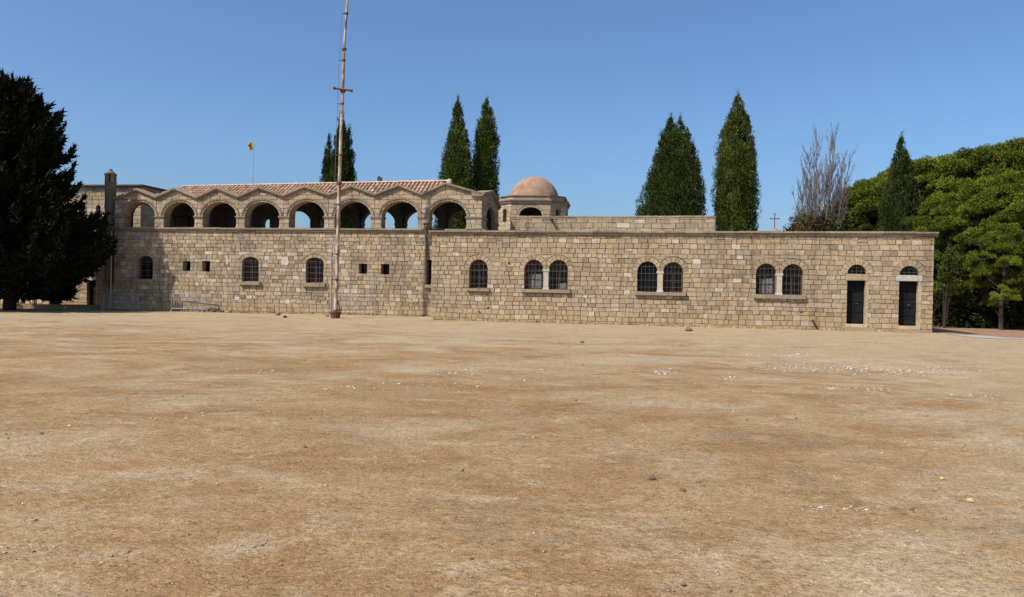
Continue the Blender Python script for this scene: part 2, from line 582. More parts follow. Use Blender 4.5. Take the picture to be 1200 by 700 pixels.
def wav(x, z):
    """courses are never dead level"""
    return 0.013 * math.sin(x * 1.1 + z * 2.0) + 0.009 * math.sin(x * 2.9 - z * 3.1 + 1.0)

def lay(u0, u1, z0, z1, ch, cw, holes=(), top=None, splits=(), gap=0.0055, tone=(0.12, 0.88)):
    """courses of squared stones around the holes -> list of (area, polygon, tone)"""
    out = []
    z = z0
    marks = []
    while z < z1 - 0.03:
        h = rnd.uniform(*ch)
        if z1 - (z + h) < ch[0] * 0.6:
            h = z1 - z
        za, zb = z, z + h
        z = zb
        act = [H for H in holes if H.zt + H.ring > za + 0.01 and H.zb < zb - 0.01]
        lv = {za, zb}
        for k in (0.2, 0.4, 0.6, 0.8):
            if any(H.rise > 1e-4 and zb > H.zs for H in act):
                lv.add(za + h * k)
        for H in act:
            for e in H.edges():
                if za + 0.004 < e < zb - 0.004:
                    lv.add(e - 0.001)
                    lv.add(e + 0.001)
        lv = sorted(lv)
        lvg = [min(max(q, za + gap), zb - gap) for q in lv]
        bounds = [(H.cx, H) for H in act] + [(s_, None) for s_ in splits
                                             if not any(abs(s_ - H.cx) < 0.9 * (H.hw + H.ring) for H in act)]
        bounds.sort(key=lambda q: q[0])
        segs = []
        left = [u0] * len(lv)
        for cx, H in bounds:
            if cx <= u0 or cx >= u1:
                continue
            wv = [H.w(q) for q in lv] if H else [0.0] * len(lv)
            segs.append((left, [cx - q for q in wv]))
            left = [max(l0, cx + q) for l0, q in zip(left, wv)]
        segs.append((left, [u1] * len(lv)))
        for L, R in segs:
            a, b = max(L), min(R)
            if min(r_ - l_ for l_, r_ in zip(L, R)) < -0.02 and b - a < -0.3:
                # neighbours overlap, keep what is left
                pass
            joints = []
            if b - a > cw[0]:
                q = a + rnd.uniform(cw[0] * 0.6, cw[1])
                while q < b - cw[0] * 0.55:
                    joints.append(q)
                    q += rnd.triangular(cw[0], cw[1])
            Ls = [L] + [[j] * len(lv) for j in joints]
            Rs = [[j] * len(lv) for j in joints] + [R]
            for l_, r_ in zip(Ls, Rs):
                pts_l, pts_r = [], []
                for q, x0_, x1_ in zip(lvg, l_, r_):
                    if x1_ - x0_ > 2 * gap + 0.004:
                        pts_l.append((x0_ + gap, q))
                        pts_r.append((x1_ - gap, q))
                if len(pts_l) < 2:
                    continue
                # drop collinear repeats on straight sides
                def thin(pp):
                    o = [pp[0]]
                    for i in range(1, len(pp) - 1):
                        if abs(pp[i][0] - pp[i - 1][0]) > 1e-5 or abs(pp[i + 1][0] - pp[i][0]) > 1e-5:
                            o.append(pp[i])
                    o.append(pp[-1])
                    return o
                pl, pr = thin(pts_l), thin(pts_r)
                j = gap * 0.9
                j = 0.008
                cut = None
                if not act and rnd.random() < 0.09 and h > 0.2 and pr[0][0] - pl[0][0] < 0.6:
                    cut = za + h * rnd.uniform(0.4, 0.6)
                if cut:
                    xa, xb = pl[0][0], pr[0][0]
                    polys = [[(xa, za + gap), (xa, cut - gap), (xb, cut - gap), (xb, za + gap)],
                             [(xa, cut + gap), (xa, zb - gap), (xb, zb - gap), (xb, cut + gap)]]
                else:
                    polys = [pl + pr[::-1]]
                if top:
                    polys = [polys[0]] if not cut else polys
                for poly in polys[1:]:
                    poly = [(x + rnd.uniform(-j, j), y + wav(x, y) + rnd.uniform(-j, j)) for x, y in poly]
                    if not top:
                        out.append((0.05, poly, rnd.uniform(*tone)))
                poly = [(x + rnd.uniform(-j, j), y + wav(x, y) + rnd.uniform(-j, j)) for x, y in polys[0]]
                if top:
                    mx = sum(p_[0] for p_ in poly) / len(poly)
                    for (ta, tb, m_, c_) in top:
                        if ta - 1e-6 <= mx <= tb + 1e-6:
                            poly = clip_half(poly, m_, c_)
                            break
                if len(poly) < 3:
                    continue
                A = 0.5 * abs(sum(poly[i][0] * poly[(i + 1) % len(poly)][1] - poly[(i + 1) % len(poly)][0] * poly[i][1] for i in range(len(poly))))
                if A < 0.004:
                    continue
                t = min(max(rnd.gauss((tone[0] + tone[1]) / 2, (tone[1] - tone[0]) / 4.2), tone[0]), 0.93)
                if rnd.random() < 0.022:
                    t = 1.0
                out.append((A, poly, t))
    return out

def voussoirs(H, n, gap=0.0045):
    out = []
    for k in range(n):
        a0, a1 = math.pi * k / n, math.pi * (k + 1) / n
        am = (a0 + a1) / 2
        ri, ro = (H.hw + 0.002, H.rise + 0.002), (H.hw + H.ring - gap, H.rise + H.ring - gap)
        da = gap / (H.hw + H.ring / 2)
        f = lambda r_, a: (H.cx + r_[0] * math.cos(a), H.zs + r_[1] * math.sin(a))
        poly = [f(ri, a0 + da), f(ro, a0 + da), f(ro, am), f(ro, a1 - da), f(ri, a1 - da), f(ri, am)]
        out.append((H.hw * H.ring * 2.5 / n * 1.4, poly, rnd.uniform(0.25, 0.75)))
    return out

def stone_verts(poly, y_front, y_back, mp):
    n = len(poly)
    cx = sum(q[0] for q in poly) / n
    cz = sum(q[1] for q in poly) / n
    vs = []
    for (x, z) in poly:
        vs.append(mp(x, y_back, z))
    for (x, z) in poly:
        d = math.hypot(x - cx, z - cz) + 1e-6
        k = max(0.0, 1 - rnd.uniform(0.004, 0.018) / d)
        vs.append(mp(cx + (x - cx) * k, y_front, cz + (z - cz) * k))
    fs = [tuple(range(n, 2 * n))] + [(i, (i + 1) % n, n + (i + 1) % n, n + i) for i in range(n)]
    return vs, fs

BUDGET = {}
def set_stones(root, stones, mat, proud=0.020, back=0.042, mp=lambda x, y, z: (x, y, z), limit=300, name='stone'):
    """the largest stones become parts, the rest one joined part"""
    stones = sorted(stones, key=lambda q: -q[0])
    left = BUDGET.get((root.name, name), 0)
    left = max(0, min(limit, 300 - left))
    BUDGET[(root.name, name)] = BUDGET.get((root.name, name), 0) + min(left, len(stones))
    rest = MB()
    for i, (A, poly, t) in enumerate(stones):
        yf = -rnd.uniform(0.0, proud)
        vs, fs = stone_verts(poly, yf, back, mp)
        if i < left:
            b = MB()
            c = Vector((sum(v[0] for v in vs) / len(vs), sum(v[1] for v in vs) / len(vs), sum(v[2] for v in vs) / len(vs)))
            b.add([Vector(v) - c for v in vs], fs, t)
            b.build(name, mat, root, loc=c)
        else:
            rest.add(vs, fs, t)
    if rest.v:
        rest.build('small_stones', mat, root, kind='stuff')

def wall_slab(b, outer, holes, y0, y1, tone_front=0.0, tone_in=0.45, mp=lambda x, y, z: (x, y, z)):
    """slab with real openings through it"""
    loops = [list(outer)] + [H.poly() for H in holes]
    flat = [q for L in loops for q in L]
    tris = tessellate_polygon([[Vector((x, z, 0)) for x, z in L] for L in loops])
    b.add([mp(x, y0, z) for x, z in flat], [tuple(t) for t in tris], tone_front)
    b.add([mp(x, y1, z) for x, z in flat], [tuple(t) for t in tris], tone_front)
    for i, L in enumerate(loops):
        n = len(L)
        vs = [mp(x, y0 if i == 0 else y0 - 0.028, z) for x, z in L] + [mp(x, y1, z) for x, z in L]
        b.add(vs, [(k, (k + 1) % n, n + (k + 1) % n, n + k) for k in range(n)], tone_in)

class Frame:
    """a wall plane: local x along the wall, y into the building, z up"""
    def __init__(s, A, B):
        s.o = Vector((A.x, A.y, 0))
        s.u = Vector((B.x - A.x, B.y - A.y, 0))
        s.L = s.u.length
        s.u.normalize()
        s.back = Vector((-s.u.y, s.u.x, 0))
        s.rz = math.atan2(s.u.y, s.u.x)

    def uz(s, px, py, y=0.0):
        d = ray(px, py)
        o = s.o + s.back * y
        t = (o - EYE).dot(s.back) / d.dot(s.back)
        P = EYE + d * t
        return (P - o).dot(s.u), P.z

    def world(s, x, y, z):
        return s.o + s.u * x + s.back * y + Vector((0, 0, z))

RWF = Frame(on_ground(504.5, 375.0), on_ground(1092.5, 390.3))
_a = at_depth(133.0, 363.5, 46.3)
_b = at_depth(500.0, 371.0, 43.1)
LWF = Frame(_a, _b)

def px_hole(fr, x0, x1, yt, yb, rise=None, ring=0.0, jamb=0.0, y=0.0):
    xm = (x0 + x1) / 2
    ym = (yt + yb) / 2
    u0 = fr.uz(x0, ym, y)[0]
    u1 = fr.uz(x1, ym, y)[0]
    return Hole(u0, u1, fr.uz(xm, yb, y)[1], fr.uz(xm, yt, y)[1], rise, ring, jamb)

def grille(root, H, y, nv, nh, r=0.0055):
    b = MB()
    for k in range(1, nv + 1):
        x = H.cx - H.hw + 2 * H.hw * k / (nv + 1)
        q = (x - H.cx) / H.hw
        zt = H.zs + H.rise * math.sqrt(max(0, 1 - q * q)) if H.rise > 1e-4 else H.zt
        b.tube([(x, y, H.zb), (x, y, zt)], r, 5)
    for k in range(1, nh + 1):
        z = H.zb + (H.zt - H.zb) * (k - 0.3) / (nh + 0.4)
        w_ = H.hw if z < H.zs else H.hw * math.sqrt(max(0, 1 - ((z - H.zs) / max(1e-4, H.rise)) ** 2))
        b.tube([(H.cx - w_, y - 0.015, z), (H.cx + w_, y - 0.015, z)], r, 5)
    return b.build('grille', M_IRON, root)

def window(root, H, depth=0.34, wood=True, cloth=False, nv=4, nh=4):
    """wooden frame with panes behind an iron grille, set into the opening"""
    P = H.poly()
    b = MB()
    n = len(P)
    inner = [(H.cx + (x - H.cx) * 0.86, H.zb + 0.05 + (z - H.zb) * 0.90) for x, z in P]
    vs = [(x, depth - 0.05, z) for x, z in P] + [(x, depth - 0.05, z) for x, z in inner] + [(x, depth, z) for x, z in inner]
    fs = [(i, (i + 1) % n, n + (i + 1) % n, n + i) for i in range(n)] + [(n + i, n + (i + 1) % n, 2 * n + (i + 1) % n, 2 * n + i) for i in range(n)]
    b.add(vs, fs)
    b.box(H.cx - 0.02, H.cx + 0.02, depth - 0.045, depth, H.zb + 0.05, H.zt - 0.05)
    zt = H.zs - 0.02
    b.box(H.cx - H.hw * 0.86, H.cx + H.hw * 0.86, depth - 0.04, depth + 0.002, zt - 0.035, zt + 0.035)
    zm = (H.zb + zt) / 2
    b.box(H.cx - H.hw * 0.86, H.cx + H.hw * 0.86, depth - 0.035, depth + 0.004, zm - 0.015, zm + 0.015)
    w_ = b.build('window', M_REDWOOD if wood else M_DOOR, root)
    g = MB()
    g.add([(x, depth + 0.006, z) for x, z in P], [tuple(range(n))])
    g.build('pane', M_GLASS, w_)
    if cloth:
        c = MB()
        x0 = H.cx - H.hw * (0.6 if cloth == 1 else 0.1)
        x1 = H.cx + H.hw * (0.75 if cloth == 1 else 0.8)
        m_ = 8
        pts = []
        for k in range(m_ + 1):
            x = x0 + (x1 - x0) * k / m_
            pts.append((x, depth - 0.012 - 0.012 * (k % 2), H.zb + 0.06))
        tops = [(x, y, H.zb + (H.zt - H.zb) * (0.52 if cloth == 1 else 0.22) + rnd.uniform(-0.02, 0.02)) for x, y, z in pts]
        c.add(pts + tops, [(k, k + 1, m_ + 2 + k, m_ + 1 + k) for k in range(m_)])
        c.build('curtain', M_CURTAIN, w_)
    grille(w_, H, 0.07, nv, nh)
    return w_

def sill(root, x0, x1, z0, z1, mat=M_TRIM, out=0.15):
    b = MB()
    b.box(x0, x1, -out, 0.04, z0, z1, 0.6, 0.008)
    return b.build('window_sill', mat, root)

# ------------------------------------------------------------------ right wing
RW = thing('stone_wing', 'long low tan stone building with grilled twin windows and two black doors', 'building',
           RWF.o, RWF.rz)
RL = RWF.L
RTOP = 4.36
RDEP = 15.0
H1 = px_hole(RWF, 550, 571.3, 304.3, 338, ring=0.26, jamb=0.0)
D1a = px_hole(RWF, 614.5, 636.3, 304.6, 339.2, ring=0.26)
D1b = px_hole(RWF, 643.2, 665.3, 305.0, 339.6, ring=0.26)
D2a = px_hole(RWF, 747, 770, 306.8, 342.2, ring=0.26)
D2b = px_hole(RWF, 777.3, 800, 307.5, 342.6, ring=0.26)
D3a = px_hole(RWF, 886, 909.6, 309.2, 345.4, ring=0.26)
D3b = px_hole(RWF, 917, 941.2, 309.8, 346, ring=0.26)
FA1 = px_hole(RWF, 993.6, 1015.4, 310.3, 321.2, ring=0.30)
FA2 = px_hole(RWF, 1054.6, 1077.4, 312.0, 322.6, ring=0.30)
DO1 = px_hole(RWF, 992.6, 1014.9, 328.9, 380.0, rise=0.0)
DO2 = px_hole(RWF, 1053.4, 1076.7, 329.7, 382.2, rise=0.0)
for Q in (FA1, FA2):
    Q.rise = min(Q.rise, Q.zt - Q.zb)
    Q.zs = Q.zt - Q.rise
pairs = [(D1a, D1b), (D2a, D2b), (D3a, D3b)]
openings = [H1, D1a, D1b, D2a, D2b, D3a, D3b, FA1, FA2, DO1, DO2]
b = MB()
wall_slab(b, [(0, -0.3), (0, RTOP), (RL, RTOP), (RL, -0.3)], openings, 0.032, 0.5)
b.box(0.0, 0.04, 0.501, RDEP, -0.3, RTOP, 0.3)
b.box(RL - 0.04, RL, 0.501, RDEP, -0.3, RTOP, 0.3)
b.box(0, RL, RDEP - 0.02, RDEP + 0.4, -0.3, RTOP, 0.3)
b.build('wall', M_STONE, RW)
b = MB()
b.box(0.02, RL - 0.02, 0.52, RDEP - 0.03, RTOP - 0.14, RTOP - 0.04, 0.7)
b.build('roof', M_TRIM, RW)
# exclusions for the stone layout: lintels, pair columns, sills
excl = [H1, FA1, FA2]
for a_, c_ in pairs:
    excl += [a_, c_]
def blk(x0, x1, z0, z1):
    return Hole(x0, x1, z0, z1, rise=0.0)
lint = []
for Dh, Fh, ex in ((DO1, FA1, 0.10), (DO2, FA2, 0.14)):
    L_ = blk(Dh.cx - Dh.hw - ex, Dh.cx + Dh.hw + ex, Dh.zt + 0.002, Fh.zb)
    lint.append(L_)
excl += lint + [DO1, DO2]
steps = []
for (x0, x1, yt, yb) in ((984.3, 1023.4, 383.6, 389.6), (1044.5, 1086, 386.0, 391.4)):
    Hs = px_hole(RWF, x0, x1, yt, yb, rise=0.0)
    steps.append(Hs)
mids = []
for a_, c_ in pairs:
    mids.append((a_.cx + a_.hw, c_.cx - c_.hw, a_.zb, a_.zs))
# the layout wants at most one hole per place in a course, so merge each pair into one below the springing
class PairHole(Hole):
    def __init__(s, a, c):
        s.a, s.c = a, c
        s.cx = (a.cx + c.cx) / 2
        s.hw = s.cx - (a.cx - a.hw)
        s.zb, s.zt, s.ring, s.jamb = a.zb, max(a.zt, c.zt), a.ring, 0.0
        s.zs, s.rise = a.zs, a.rise
    def w(s, z):
        wa = s.a.w(min(max(z, s.a.zb + 1e-4), s.a.zt + s.a.ring + 1))
        if z < s.zb or wa <= 0:
            return 0.0
        return (s.cx - s.a.cx) + wa
class DoorHole(Hole):
    def __init__(s, d, l, f):
        s.d, s.l, s.f = d, l, f
        s.cx, s.hw, s.zb, s.zt, s.ring, s.jamb, s.rise, s.zs = d.cx, d.hw, d.zb, f.zt, f.ring, 0, f.rise, f.zs
    def w(s, z):
        if z < s.d.zb or z > s.f.zt + s.f.ring:
            return 0.0
        if z < s.d.zt:
            return s.d.hw
        if z < s.f.zb:
            return s.l.hw
        return s.f.w(max(z, s.f.zb + 1e-4))
    def edges(s):
        return [s.d.zb, s.d.zt, s.f.zb, s.f.zt + s.f.ring]
lay_holes = [H1] + [PairHole(a_, c_) for a_, c_ in pairs] + [DoorHole(DO1, lint[0], FA1), DoorHole(DO2, lint[1], FA2)]
stones = lay(0.0, RL, -0.06, RTOP, (0.175, 0.26), (0.20, 0.52), lay_holes, tone=(0.18, 0.88))
for Q, n_v in ((H1, 9), (FA1, 9), (FA2, 9)):
    stones += voussoirs(Q, n_v)
# masonry between twin arches, above the little columns
def clip_x(poly, xm, keep_left):
    sg = 1 if keep_left else -1
    out, n_ = [], len(poly)
    for i_ in range(n_):
        a, c = poly[i_], poly[(i_ + 1) % n_]
        da, dc = sg * (xm - a[0]), sg * (xm - c[0])
        if da >= 0:
            out.append(a)
        if da * dc < 0:
            q = da / (da - dc)
            out.append((xm, a[1] + (c[1] - a[1]) * q))
    return out
for a_, c_ in pairs:
    xm = (a_.cx + c_.cx) / 2
    for Q, kl in ((a_, True), (c_, False)):
        for A_, P_, t_ in voussoirs(Q, 9):
            P2 = clip_x(P_, xm - 0.005 if kl else xm + 0.005, kl)
            if len(P2) > 2:
                stones.append((A_, P2, t_))
    Rr, Hh = a_.hw + a_.ring, a_.rise + a_.ring
    z0 = a_.zs + Hh * math.sqrt(max(0, 1 - ((xm - a_.cx) / Rr) ** 2))
    z1 = a_.zs + Hh
    lev = [z0 + 0.015, z0 + (z1 - z0) * 0.5, z1 - 0.004]
    for za_, zb__ in zip(lev, lev[1:]):
        L2, R2 = [], []
        for k in range(5):
            z = za_ + 0.005 + (zb__ - za_ - 0.01) * k / 4
            w_ = Rr * math.sqrt(max(0, 1 - ((z - a_.zs) / Hh) ** 2))
            L2.append((a_.cx + w_ + 0.008, z))
            R2.append((c_.cx - w_ - 0.008, z))
        stones.append((0.1, [q for q in L2 if q[0] < xm] + [q for q in R2 if q[0] > xm][::-1], rnd.uniform(0.4, 0.7)))
set_stones(RW, stones, M_STONE)
# end faces
for mp_ in (lambda x, y, z: (RL + 0.0 - y, x, z), lambda x, y, z: (0.0 + y, x, z)):
    st = lay(0.06, RDEP, -0.06, RTOP, (0.215, 0.30), (0.27, 0.66), tone=(0.22, 0.86))
    set_stones(RW, st, M_STONE, mp=mp_, limit=0)
# coping blocks along the top
def coping(root, x0, x1, z0, z1, out, yb, mat, step=1.25, name='coping_stone'):
    x = x0
    while x < x1 - 0.05:
        w_ = step * rnd.uniform(0.75, 1.25)
        xe = min(x1, x + w_)
        if x1 - xe < 0.3:
            xe = x1
        b_ = MB()
        zz = rnd.uniform(-0.016, 0.010)
        t = rnd.uniform(0.25, 0.8)
        b_.box(x + 0.004, xe - 0.004, -out, yb, (z0 + z1) / 2 + 0.015, z1 + zz, t, 0.005)
        b_.box(x + 0.004, xe - 0.004, -out * 0.55, yb - 0.01, z0 + 0.002, (z0 + z1) / 2 + 0.013, t, 0.004)
        b_.build(name, mat, root)
        x = xe
coping(RW, -0.14, RL + 0.14, RTOP, 4.57, 0.15, 0.62, M_TRIM)
b = MB()
for xc in (-0.0, RL):
    b.box(xc - 0.13, xc + 0.13, 0.63, RDEP + 0.4, RTOP + 0.002, 4.56, 0.5)
b.box(-0.13, RL + 0.13, RDEP + 0.41, RDEP + 0.6, RTOP + 0.002, 4.56, 0.5)
b.build('roof_edge', M_TRIM, RW)
window(RW, H1, nv=3, nh=4)
window(RW, D1a, cloth=1)
window(RW, D1b, cloth=2)
window(RW, D2a, wood=False)
window(RW, D2b)
window(RW, D3a, cloth=1)
window(RW, D3b)
for (x0, x1, y0, y1) in ((547.5, 574, 338.0, 341.4), (611, 668.3, 339.4, 343.2), (743.6, 803.6, 342.4, 346.2), (883, 943.8, 345.8, 350)):
    Q = px_hole(RWF, x0, x1, y0, y1, rise=0.0)
    sill(RW, Q.cx - Q.hw, Q.cx + Q.hw, Q.zb, Q.zt - 0.002)
for (x0, x1, zb, zs) in mids:          # pale little columns between twin windows
    b = MB()
    c_ = (x0 + x1) / 2
    b.box(x0 - 0.02, x1 + 0.02, -0.035, 0.30, zs - 0.10, zs + 0.02, 0.2)
    b.box(x0 + 0.02, x1 - 0.02, -0.015, 0.22, zb + 0.10, zs - 0.101, 0.3)
    b.box(x0 - 0.005, x1 + 0.005, -0.03, 0.29, zb - 0.01, zb + 0.098, 0.8)
    b.build('window_column', M_PALE, RW)
def door(root, Dh, Fh, Lh, pale, planks):
    d = MB()
    d.box(Dh.cx - Dh.hw, Dh.cx + Dh.hw, 0.33, 0.37, Dh.zb, Dh.zt)
    dr = d.build('door', M_DOOR, root)
    nb = 3
    for k in range(planks):
        for q in range(2):
            x0 = Dh.cx - Dh.hw + 0.05 + q * (Dh.hw - 0.04)
            x1 = x0 + Dh.hw - 0.09
            z0 = Dh.zb + 0.06 + (Dh.zt - Dh.zb - 0.12) * k / planks
            z1 = Dh.zb + 0.06 + (Dh.zt - Dh.zb - 0.12) * (k + 1) / planks - 0.035
            pb = MB()
            pb.box(x0, x1, 0.302, 0.329, z0, z1, 0.5, 0.004)
            pb.build('panel', M_DOOR, dr)
    hb = MB()
    hb.tube([(Dh.cx + 0.03, 0.31, Dh.zb + 0.95), (Dh.cx + 0.03, 0.25, Dh.zb + 0.95), (Dh.cx + 0.10, 0.25, Dh.zb + 0.95)], 0.014, 6)
    hb.build('handle', M_IRON, dr)
    l = MB()
    l.box(Lh.cx - Lh.hw + 0.005, Lh.cx + Lh.hw - 0.005, -0.035 if pale else -0.012, 0.4, Lh.zb + 0.004, Lh.zt - 0.004, 0.15 if pale else 0.5, 0.006)
    l.build('lintel', M_PALE if pale else M_STONE, root)
    P = Fh.poly()
    g = MB()
    g.add([(x, 0.33, z) for x, z in P], [tuple(range(len(P)))])
    fl = g.build('fanlight', M_GLASS, root)
    grille(fl, Fh, 0.08, 3, 2)
door(RW, DO1, FA1, lint[0], False, 4)
door(RW, DO2, FA2, lint[1], True, 5)
for Hs, Dh in zip(steps, (DO1, DO2)):
    b = MB()
    b.box(Hs.cx - Hs.hw, Hs.cx + Hs.hw, -0.50, 0.03, -0.2, Hs.zt, 0.5, 0.015)
    b.build('step', M_TRIM, RW)
    b = MB()
    b.box(Dh.cx - Dh.hw - 0.02, Dh.cx + Dh.hw + 0.06, -0.10, 0.36, Hs.zt + 0.002, Dh.zb - 0.003, 0.6, 0.006)
    b.build('threshold', M_PALE, RW)
# jamb blocks right of each door, toned lighter for the sun on that jamb
for Dh in (DO1, DO2):
    z = Dh.zb
    while z < Dh.zt - 0.1:
        h_ = min(rnd.uniform(0.3, 0.5), Dh.zt - z)
        b = MB()
        b.box(Dh.cx + Dh.hw - 0.03, Dh.cx + Dh.hw + 0.10, -0.016, 0.3, z + 0.006, z + h_ - 0.004, rnd.uniform(0.6, 0.9), 0.005)
        b.build('sun_toned_jamb', M_STONE, RW)
        z += h_
# dark bent drain pipe at the foot of the wall
ua, za = RWF.uz(952.5, 376)
ub, zb_ = RWF.uz(958.5, 388)
b = MB()
b.tube([(ua - 0.02, 0.05, za), (ua, -0.09, za), (ua + 0.04, -0.10, za - 0.12), (ub - 0.05, -0.10, zb_ + 0.14), (ub, -0.12, zb_ - 0.02)], 0.045, 8)
b.build('drain_pipe', M_DARKPIPE, RW)
for (px_, py_) in ((490 / 6.364 + 520, 280 + 183 / 6.364), (938.5, 365.5), (562, 366.5), (572, 361)):
    u, z = RWF.uz(px_, py_)
    b = MB()
    b.box(u - 0.07, u + 0.07, -0.028, 0.02, z - 0.04, z + 0.04, 0.0, 0.02)
    b.build('putlog_plug', M_DARKPIPE, RW)

# parapet standing on the roof behind
def parapet():
    yq = 5.0
    fr = RWF
    u0, zt0 = fr.uz(598, 252.5, yq)
    u1, zt1 = fr.uz(838.5, 254.0, yq)
    zt = (zt0 + zt1) / 2
    o = fr.world(u0, yq, RTOP - 0.04)
    t = thing('roof_parapet', 'plain pale stone parapet wall on the flat roof, below the dome', 'wall', o, fr.rz)
    L_ = u1 - u0
    H_ = zt - (RTOP - 0.04)
    b_ = MB()
    b_.box(0, L_, 0.03, 0.42, 0.0, H_ - 0.16, 0.1)
    b_.build('wall', M_OLD, t)
    st = lay(0, L_, 0.0, H_ - 0.16, (0.24, 0.33), (0.35, 0.9), tone=(0.25, 0.75))
    set_stones(t, st, M_OLD)
    st = lay(0, 0.42, 0.0, H_ - 0.16, (0.30, 0.40), (0.2, 0.4), tone=(0.4, 0.9))
    set_stones(t, st, M_OLD, mp=lambda x, y, z: (L_ - y + 0.01, x, z))
    coping(t, -0.03, L_ + 0.03, H_ - 0.158, H_, 0.05, 0.45, M_OLD, 1.4)
    us, zs = fr.uz(646.5, 257.5, yq)
    x = us - u0
    b_ = MB()
    z = zs - (RTOP - 0.04)
    b_.box(x - 0.07, x + 0.07, -0.34, 0.02, z - 0.05, z + 0.03, 0.3)
    b_.build('water_spout', M_DARKPIPE, t)
    return t
parapet()

# small cross on a pedestal, standing on the roof
def roof_cross():
    yq = 6.0
    u, ztop = RWF.uz(908, 251, yq)
    _, zb = RWF.uz(908, 268.0, yq)
    zr = RTOP - 0.04
    t = thing('roof_cross', 'thin iron cross on a small whitish stone pedestal above the flat roof', 'cross', RWF.world(u, yq, zr), RWF.rz)
    b_ = MB()
    H_ = zb - zr
    b_.box(-0.42, 0.42, -0.42, 0.42, 0.0, H_ * 0.55, 0.4)
    b_.lathe([(0.52, H_ * 0.551), (0.30, H_ * 0.8), (0.10, H_), (0.001, H_)], 12, tone=0.5)
    b_.build('pedestal', M_TRIM, t)
    b_ = MB()
    hh = ztop - zr
    b_.box(-0.022, 0.022, -0.02, 0.02, H_ - 0.02, hh, 0.5)
    zc = H_ + (hh - H_) * 0.68
    b_.box(-0.20, -0.0225, -0.018, 0.018, zc - 0.022, zc + 0.022, 0.5)
    b_.box(0.0225, 0.20, -0.018, 0.018, zc - 0.022, zc + 0.022, 0.5)
    for (x, z) in ((-0.2, zc), (0.2, zc), (0, hh)):
        b_.box(x - 0.035, x + 0.035, -0.024, 0.024, z - 0.035, z + 0.035, 0.5)
    b_.build('cross', M_RUST, t)
roof_cross()

# ------------------------------------------------------------------ domed chapel
def chapel():
    Yc = 51.0
    # nearest face centre lies at px 622
    P = at_depth(621.0, 260, Yc)
    a, c = 1.25, 0.95
    s = a + c
    pts = [(-a, -s), (a, -s), (s, -a), (s, a), (a, s), (-a, s), (-s, a), (-s, -a)]
    phi = math.radians(-7.0) + 0.0
    q = Vector((-math.sin(phi) * -s * 0, 0, 0))
    ctr = Vector((P.x + 0.30, Yc + s, 0))
    t = thing('domed_chapel', 'octagonal stone chapel with round headed openings and a terracotta coloured dome', 'chapel', ctr, phi)
    zof = lambda py: 1.6 + (338.4 - py) * Yc / F_PX
    zc1, zc1t = zof(236.0), zof(232.2)     # lower cornice
    zu, zut = zof(232.2), zof(226.6)
    n = 8
    b_ = MB()
    for i in range(n):
        A, B = Vector(pts[i]), Vector(pts[(i + 1) % n])
        L_ = (B - A).length
        u = (B - A) / L_
        inn = Vector((-u.y, u.x))
        mp_ = lambda x, y, z, A=A, u=u, inn=inn: (A.x + u.x * x + inn.x * y, A.y + u.y * x + inn.y * y, z)
        if L_ > 2:
            H_ = Hole(L_ / 2 - 0.72, L_ / 2 + 0.72, zof(258.5), zof(241.0), rise=0.5, ring=0.14)
        else:
            H_ = Hole(L_ / 2 - 0.19, L_ / 2 + 0.19, zof(258), zof(242.3), ring=0.1)
        wall_slab(b_, [(0.001, 0), (0.001, zc1), (L_ - 0.001, zc1), (L_ - 0.001, 0)], [H_], 0.03, 0.34, 0.1, 0.4, mp=mp_)
        st = lay(0.0, L_, 4.2, zc1, (0.26, 0.36), (0.35, 0.8), [H_], tone=(0.25, 0.85)) + voussoirs(H_, 7)
        set_stones(t, st, M_OLD, mp=mp_, limit=38 if i in (0, 1, 2, 7) else 0)
    b_.build('wall', M_OLD, t)
    def slab(name, k, z0, z1, mat, tone=0.5):
        bb = MB()
        vs = [(x * k, y * k, z) for z in (z0, z1) for x, y in pts]
        bb.add(vs, [tuple(range(8)), tuple(range(8, 16))] + [(i, (i + 1) % 8, 8 + (i + 1) % 8, 8 + i) for i in range(8)], tone)
        return bb.build(name, mat, t)
    slab('cornice', 1.045, zc1 + 0.002, zc1 + 0.13, M_TRIM)
    slab('cornice', 1.075, zc1 + 0.133, zc1t, M_TRIM)
    slab('drum', 0.95, zc1t + 0.003, zut - 0.06, M_OLD, 0.5)
    slab('cornice', 0.985, zut - 0.057, zut, M_TRIM)
    bb = MB()
    R, zt = 1.66, 1.6 + (338.4 - 205.3) * (Yc + s) / F_PX
    z0 = zut + 0.003
    prof = []
    for k in range(17):
        aa = math.radians(10) + (math.pi / 2 - math.radians(10)) * k / 16
        rr = math.cos(aa) / math.cos(math.radians(10))
        hh = (math.sin(aa) - math.sin(math.radians(10))) / (1 - math.sin(math.radians(10)))
        prof.append((max(0.001, R * rr), z0 + (zt - z0) * hh))
    bb.lathe(prof, 40)
    bb.build('dome', M_PLASTER, t, smooth=True)
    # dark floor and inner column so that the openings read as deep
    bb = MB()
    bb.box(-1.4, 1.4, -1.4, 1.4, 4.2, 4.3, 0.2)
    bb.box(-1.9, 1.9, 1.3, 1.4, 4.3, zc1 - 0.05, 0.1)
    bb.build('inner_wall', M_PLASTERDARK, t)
chapel()

